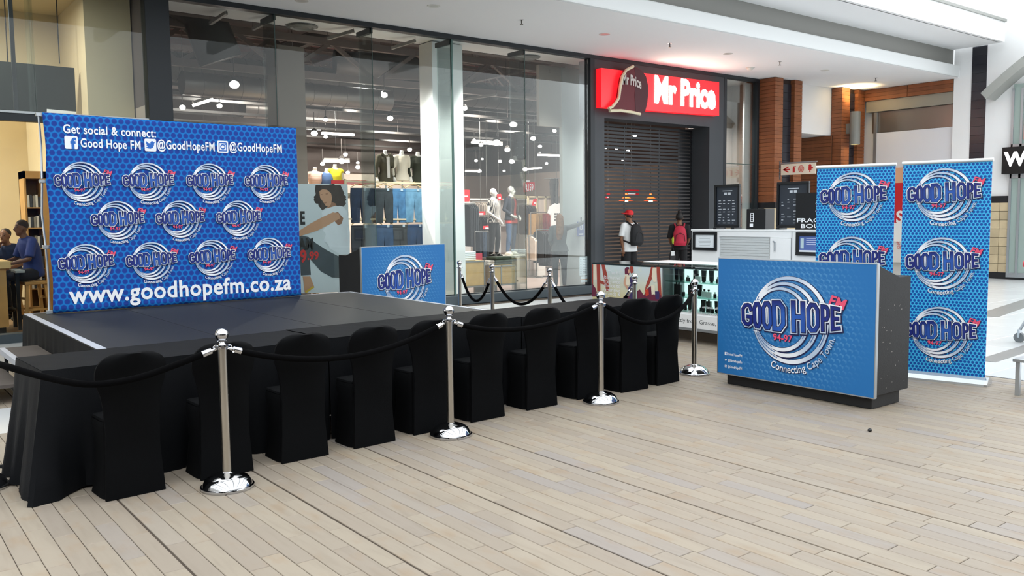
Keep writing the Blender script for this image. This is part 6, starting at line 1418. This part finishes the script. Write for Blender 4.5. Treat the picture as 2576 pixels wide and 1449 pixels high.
# ================================================================== CAFE BEHIND THE LEFT GLASS
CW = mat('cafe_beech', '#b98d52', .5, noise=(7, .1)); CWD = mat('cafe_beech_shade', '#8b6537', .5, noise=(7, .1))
t = thing('dark_screen', 'dark glossy panel hanging high inside the cafe window', 'screen', (0, 0, 0)); q = [onY(*p, 14.2) for p in ((-60, 148), (187, 171), (192, 283), (-60, 278))]
MB().prism(q, (0, .05, 0)).obj('panel_board', mat('screen_dark', '#141c1a', .5, spec=.3), t); MB().prism([onY(*p, 14.19) for p in ((118, 274), (192, 281), (192, 286), (118, 286))], (0, .06, 0)).obj('lower_trim', PWHITE, t)
for px in (20, 150): p = onY(px, 160, 14.22); MB().tube([p, (p.x, p.y, 4.9)], .008, 6).obj('wire', BLK, t)
t = thing('book_cabinet', 'tall open-front beech cabinet filled with boxed discs behind the seated man', 'cabinet', (0, 0, 0)); CY_ = 16.3; a, b = onY(58, 430, CY_), onY(140, 428, CY_)
MB().box(a.x+.25, b.x, CY_, CY_+.5, 0, a.z).obj('side_panel', CW, t); MB().box(a.x, a.x+.03, CY_, CY_+.5, 0, a.z).obj('side_panel', CW, t); MB().box(a.x, b.x, CY_, CY_+.5, a.z-.12, a.z).obj('top_panel', CW, t); MB().box(a.x, a.x+.26, CY_+.46, CY_+.5, 0, a.z).obj('back_panel', CWD, t)
rs = random.Random(9)
for k in range(5):
    z = .5+k*.34; MB().box(a.x+.03, a.x+.26, CY_+.02, CY_+.46, z-.02, z).obj('shelf', CW, t)
    for i in range(5): MB().box(0, .035, 0, .2, 0, .2+rs.uniform(-.03, .02)).obj('book', mat('book_%d' % (i % 3), ['#d8d4cc', '#3a3d45', '#8a857c'][i % 3], .6), loc=(a.x+.04+i*.041, CY_+.03, z+.0005), label='upright book in the beech cabinet behind the seated man', cat='book', group='books in the cafe cabinet')
t = thing('cafe_counter', 'beech fronted cafe counter cut off by the picture edge', 'counter', (0, 0, 0)); a = onY(16, 700, 14.3)
MB().box(-.5, a.x, 14.3, 15.0, .1, .95).obj('front', CW, t); MB().box(-.5, a.x+.06, 14.25, 15.05, .95, 1.06).obj('top', mat('beech_light', '#d3b27a', .45), t, bevel=.01); MB().box(-.5, a.x-.03, 14.36, 15, 0, .1).obj('kick_board', BLK, t)
t = thing('cafe_table', 'grey topped narrow table in front of the seated man', 'table', (0, 0, 0)); a, b = onY(2, 680, 14.8), onY(57, 680, 14.8)
MB().box(a.x+.16, b.x, 14.6, 15.2, .86, .9).obj('top', mat('table_grey', '#8f979b', .4), t, bevel=.004); MB().box(b.x-.12, b.x-.07, 14.65, 14.7, 0, .86).obj('leg', BLK, t); MB().box(b.x-.12, b.x-.07, 15.1, 15.15, 0, .86).obj('leg', BLK, t)
def stool(label, px, Y, h):
    p = onY(px, 700, Y); t = thing('bar_stool', label, 'stool', (p.x, Y, 0), math.radians(10)); MB().box(-.17, .17, -.17, .17, h-.05, h).obj('seat', CW, t, bevel=.01)
    for sx in (-1, 1):
        for sy in (-1, 1): MB().bar((sx*.13, sy*.13, h-.05), (sx*.19, sy*.19, 0), .045).obj('leg', CW, t)
    for s in (-1, 1): MB().bar((-.165, s*.165, .28), (.165, s*.165, .28), .03).obj('rung', CW, t); MB().bar((s*.15, -.15, .45), (s*.15, .15, .45), .03).obj('rung', CW, t)
    return p
sp1 = stool('square beech bar stool under the man in the blue shirt', 82, 15.0, .71)
for px, Y, nm in ((12, 16.4, 'by the wall'),): stool('second beech stool deeper in the cafe', px, Y, .7)
for x, y, z, e in ((1.5, 13.6, 4.8, 30), (.8, 16.4, 3.3, 40), (.5, 18.2, 4.85, 45)):
    l = bpy.data.lights.new('cafe_fill_light', 'AREA'); l.energy = e; l.size = .4; l.color = (1, .93, .82); o = bpy.data.objects.new('cafe_fill_light', l); COL.objects.link(o); o.location = (x, y, z)  # added area lights that brighten the cafe; no fittings hang there
# ================================================================== PEOPLE
SKD = mat('skin_dark', '#5c3a28', .5, noise=(20, .05)); SKM = mat('skin_brown', '#7d543a', .5, noise=(20, .05)); SKL = mat('skin_light', '#c39a7d', .5, noise=(20, .05)); LIP = mat('lip', '#5a2e28', .5); HAIRB = mat('hair_black', '#120e0d', .6, noise=(30, .3)); HAIRL = mat('hair_light_brown', '#7d5a3b', .6, noise=(24, .35))
def hair(t, mb, m, vox=.013): link('hair', remesh(mb, 'hair', m, vox, 3), t)
def hp(J): return V3(J['head'])
# boy in red cap, seen from behind, looking to the picture's left
Jb = dict(STAND, elL=(.24, .0, 1.13), wrL=(.2, .02, .9), fiL=(.2, .0, .74), elR=(-.24, .02, 1.13), wrR=(-.25, -.04, .88), fiR=(-.25, -.06, .72))
p = onY(1583, 600, 12.9); FA = math.radians(75)
pb = figure('person', 'person in red cap and white T-shirt wearing a black backpack by the shutter', 'person', (p.x, 12.9, 0), math.pi, Jb, SKM, 1.73, face=FA)
link('t_shirt', top_mesh(Jb, mat('tee_bright', '#e4e6e6', .85), False, .42, 1, 5, .022, .08), pb); link('shorts', legs_mesh(Jb, mat('shorts_black', '#0d0d10', .85), False, .46, .02, .02), pb); shoes(pb, Jb, mat('shoe_dark', '#1c1c20', .6)); face_parts(pb, Jb, FA, LIP)
H = hp(Jb); mb = MB(); mb.ell(H+Vector((0, .005, .05)), (.095, .095, .085), 16, 10); mb.tube([H+Vector((.05, -.0, .045)), H+Vector((.17, -.045, .055))], [.07, .045], 12); cpm = remesh(mb, 'cap', mat('cap_red', '#d0242a', .7), .012, 3)
for v in cpm.vertices:
    if v.co.x > H.x+.075: v.co.z = H.z+.05+(v.co.z-H.z-.05)*.25
    elif v.co.z < H.z+.02: v.co.z = H.z+.02
cp_ = link('cap', cpm, pb); MB().box(-.02, .02, -.0, .0, 0, 0)
mb = MB(); mb.ell(H+Vector((.0, .0, .0)), (.084, .088, .06), 14, 8); hair(pb, mb, HAIRB)
def backpack(t, m, J, w=.15, pocket=None, strap=None):
    b = MB(); loft(b, [((0, .2, .98), w*.85, .09), ((0, .215, 1.05), w, .11), ((0, .205, 1.25), w*.97, .1), ((0, .19, 1.38), w*.75, .07), ((0, .18, 1.43), w*.4, .04)])
    o = link('backpack', remesh(b, 'backpack', m, .014, 5), t)
    for s in (-1, 1): MB().tube([(s*.09, .16, 1.4), (s*.11, .05, 1.475), (s*.115, -.07, 1.44), (s*.13, -.13, 1.3), (s*.15, -.06, 1.1), (s*.12, .15, 1.03)], .019, 8).obj('strap', strap or m, o, smooth=True)
    MB().tube([(-w*.7, .3, 1.08), (-w*.6, .31, 1.22), (0, .312, 1.27), (w*.6, .31, 1.22), (w*.7, .3, 1.08)], .006, 6).obj('zip', BLK, o)
    MB().tube([(0, .16, 1.42), (0, .19, 1.47), (0, .2, 1.42)], .01, 6).obj('grab_loop', strap or m, o)
    if pocket: MB().ell((pocket[0], .22, 1.1), (.035, .04, .09), 10, 8).obj('bottle', pocket[1], o, smooth=True)
backpack(pb, mat('pack_black', '#111317', .75), Jb, .16)
# girl with bun and red backpack
Jg = dict(STAND, elL=(.22, .0, 1.14), wrL=(.18, -.12, 1.0), fiL=(.12, -.24, .99), elR=(-.22, .0, 1.14), wrR=(-.18, -.12, 1.0), fiR=(-.12, -.24, .99))
p = onY(1709, 600, 12.8)
pg = figure('person', 'person with hair in a bun wearing a red backpack, facing the shutter', 'person', (p.x, 12.8, 0), 2.35, Jg, SKM, 1.66, True)
link('top', top_mesh(Jg, mat('top_black', '#101013', .85), True, .5, 1, 5, .02, .05), pg); link('trousers', legs_mesh(Jg, mat('leggings_black', '#0e0e11', .85), True, .95), pg); shoes(pg, Jg, mat('shoe_dark', '#1c1c20', .6)); face_parts(pg, Jg, 0, LIP)
H = hp(Jg); mb = MB(); mb.ell(H+Vector((0, .018, .035)), (.09, .092, .095), 14, 10); mb.ell(H+Vector((0, .05, .15)), (.05, .05, .045), 12, 8); hair(pg, mb, HAIRB)
backpack(pg, mat('pack_red', '#b01b38', .7, noise=(5, .1)), Jg, .155, (.15, mat('bottle_lime', '#b7d83a', .4)), mat('strap_red', '#9c1a30', .7))
mb = MB(); loft(mb, [((0, 0, 0), .09, .04), ((0, 0, .14), .1, .045), ((0, 0, .24), .06, .03)]); o = link('shoulder_bag', remesh(mb, 'shoulder_bag', mat('bag_black', '#17171a', .7), .014, 3), None, (p.x-.25, 12.78, .58)); o['label'] = 'small black and white bag hanging beside the red backpack wearer'; o['category'] = 'bag'
MB().box(-.08, .02, -.045, -.03, .15, .25).obj('flap', mat('bag_white', '#cfd2d2', .6), o); MB().tube([(-.05, 0, .22), (.0, .0, .42), (.05, 0, .22)], .008, 6).obj('handle', mat('bag_black', '#17171a', .7), o)
# woman reaching to the notice
p = onY(1408, 640, 14.45); w2 = onY(1447, 553, 14.5); 
Jw = dict(STAND, elL=(.23, .05, 1.13), wrL=(.16, -.1, .98), fiL=(.08, -.2, .98), shR=(-.18, .01, 1.41), elR=(-.42, -.06, 1.47), wrR=(-.62, -.1, 1.56), fiR=(-.78, -.12, 1.6))
pw = figure('person', 'person with long light brown hair in grey sweater reaching towards the blue notice', 'person', (p.x, 14.45, 0), 2.55, Jw, SKL, 1.66, True)
link('sweater', top_mesh(Jw, mat('sweater_grey', '#5b6163', .9, noise=(6, .08), bump=(80, .3)), True, .97, 1, 5, .028, .06), pw); link('jeans', legs_mesh(Jw, mat('jeans_charcoal', '#2b3138', .85), True, .97), pw); shoes(pw, Jw, mat('shoe_dark', '#1c1c20', .6)); face_parts(pw, Jw, 0, LIP)
H = hp(Jw); mb = MB(); mb.ell(H+Vector((0, .02, .03)), (.092, .095, .1), 14, 10); mb.tube([H+Vector((0, .05, .02)), H+Vector((0, .11, -.15)), H+Vector((.02, .15, -.33)), H+Vector((.03, .15, -.46))], [.085, .095, .085, .05], 12); hair(pw, mb, HAIRL)
# seated people in the cafe
Js = dict(pel=(0, .02, .80), waist=(0, .02, .95), chest=(0, -.02, 1.16), top=(0, -.05, 1.3), neck=(0, -.075, 1.36), head=(0, -.12, 1.47), shL=(.19, -.04, 1.28), elL=(.25, -.12, 1.02), wrL=(.16, -.36, .955), fiL=(.08, -.52, .95), hipL=(.1, 0, .8), knL=(.14, -.42, .76), anL=(.13, -.38, .34), toL=(.14, -.52, .29))
pm = figure('person', 'person in a dark blue short-sleeved shirt sitting on the beech stool', 'person', (sp1.x, 15.0, 0), math.radians(-80), Js, SKD, 1.78)
link('shirt', top_mesh(Js, mat('shirt_blue', '#1d2f6b', .8, noise=(10, .1)), False, .45, 0, 5, .03), pm); link('trousers', legs_mesh(Js, mat('trousers_navy', '#12131a', .85), False, .97, .015), pm); shoes(pm, Js, BLK); face_parts(pm, Js, 0, LIP)
H = hp(Js); mb = MB(); mb.ell(H+Vector((0, .02, .045)), (.083, .09, .084), 14, 10); hair(pm, mb, mat('hair_cropped', '#2a1e1a', .9))
MB().tube([(.185-.03, -.33, .965), (.155+.03, -.34, .965)], .034, 14).obj('wristwatch', mat('watch_gold', '#cbb98a', .3, metal=.6), pm, smooth=True)
Jt = dict(Js, elR=(-.22, -.16, 1.04), wrR=(-.08, -.22, 1.26), fiR=(-.02, -.2, 1.38))
p = onY(24, 600, 15.9); pt = figure('person', 'person in navy shirt with hand at mouth beside the seated man', 'person', (p.x, 15.9, -.06), math.radians(-40), Jt, SKM, 1.7)
link('shirt', top_mesh(Jt, mat('shirt_navy', '#1b2848', .8), False, .45, 0, 5, .03), pt); link('trousers', legs_mesh(Jt, mat('trousers_navy', '#12131a', .85), False, .97, .015), pt); shoes(pt, Jt, BLK); face_parts(pt, Jt, 0, LIP)
H = hp(Jt); mb = MB(); mb.ell(H+Vector((0, .025, .045)), (.085, .085, .085), 14, 10); hair(pt, mb, HAIRB)
p = onY(-38, 690, 15.3); pq = figure('person', 'person with dark curly hair in black top at the picture edge', 'person', (p.x, 15.3, -.16), math.radians(100), Js, SKM, 1.66, True)
link('top', top_mesh(Js, mat('top_teal', '#14242c', .8), True, .9, 0, 5, .03), pq); link('trousers', legs_mesh(Js, mat('trousers_navy', '#12131a', .85), True, .97, .015), pq); shoes(pq, Js, BLK)
H = hp(Js); mb = MB(); mb.ell(H+Vector((0, .03, .02)), (.12, .12, .12), 14, 10); mb.ell(H+Vector((0, .06, -.1)), (.13, .11, .12), 14, 10); hair(pq, mb, HAIRB)
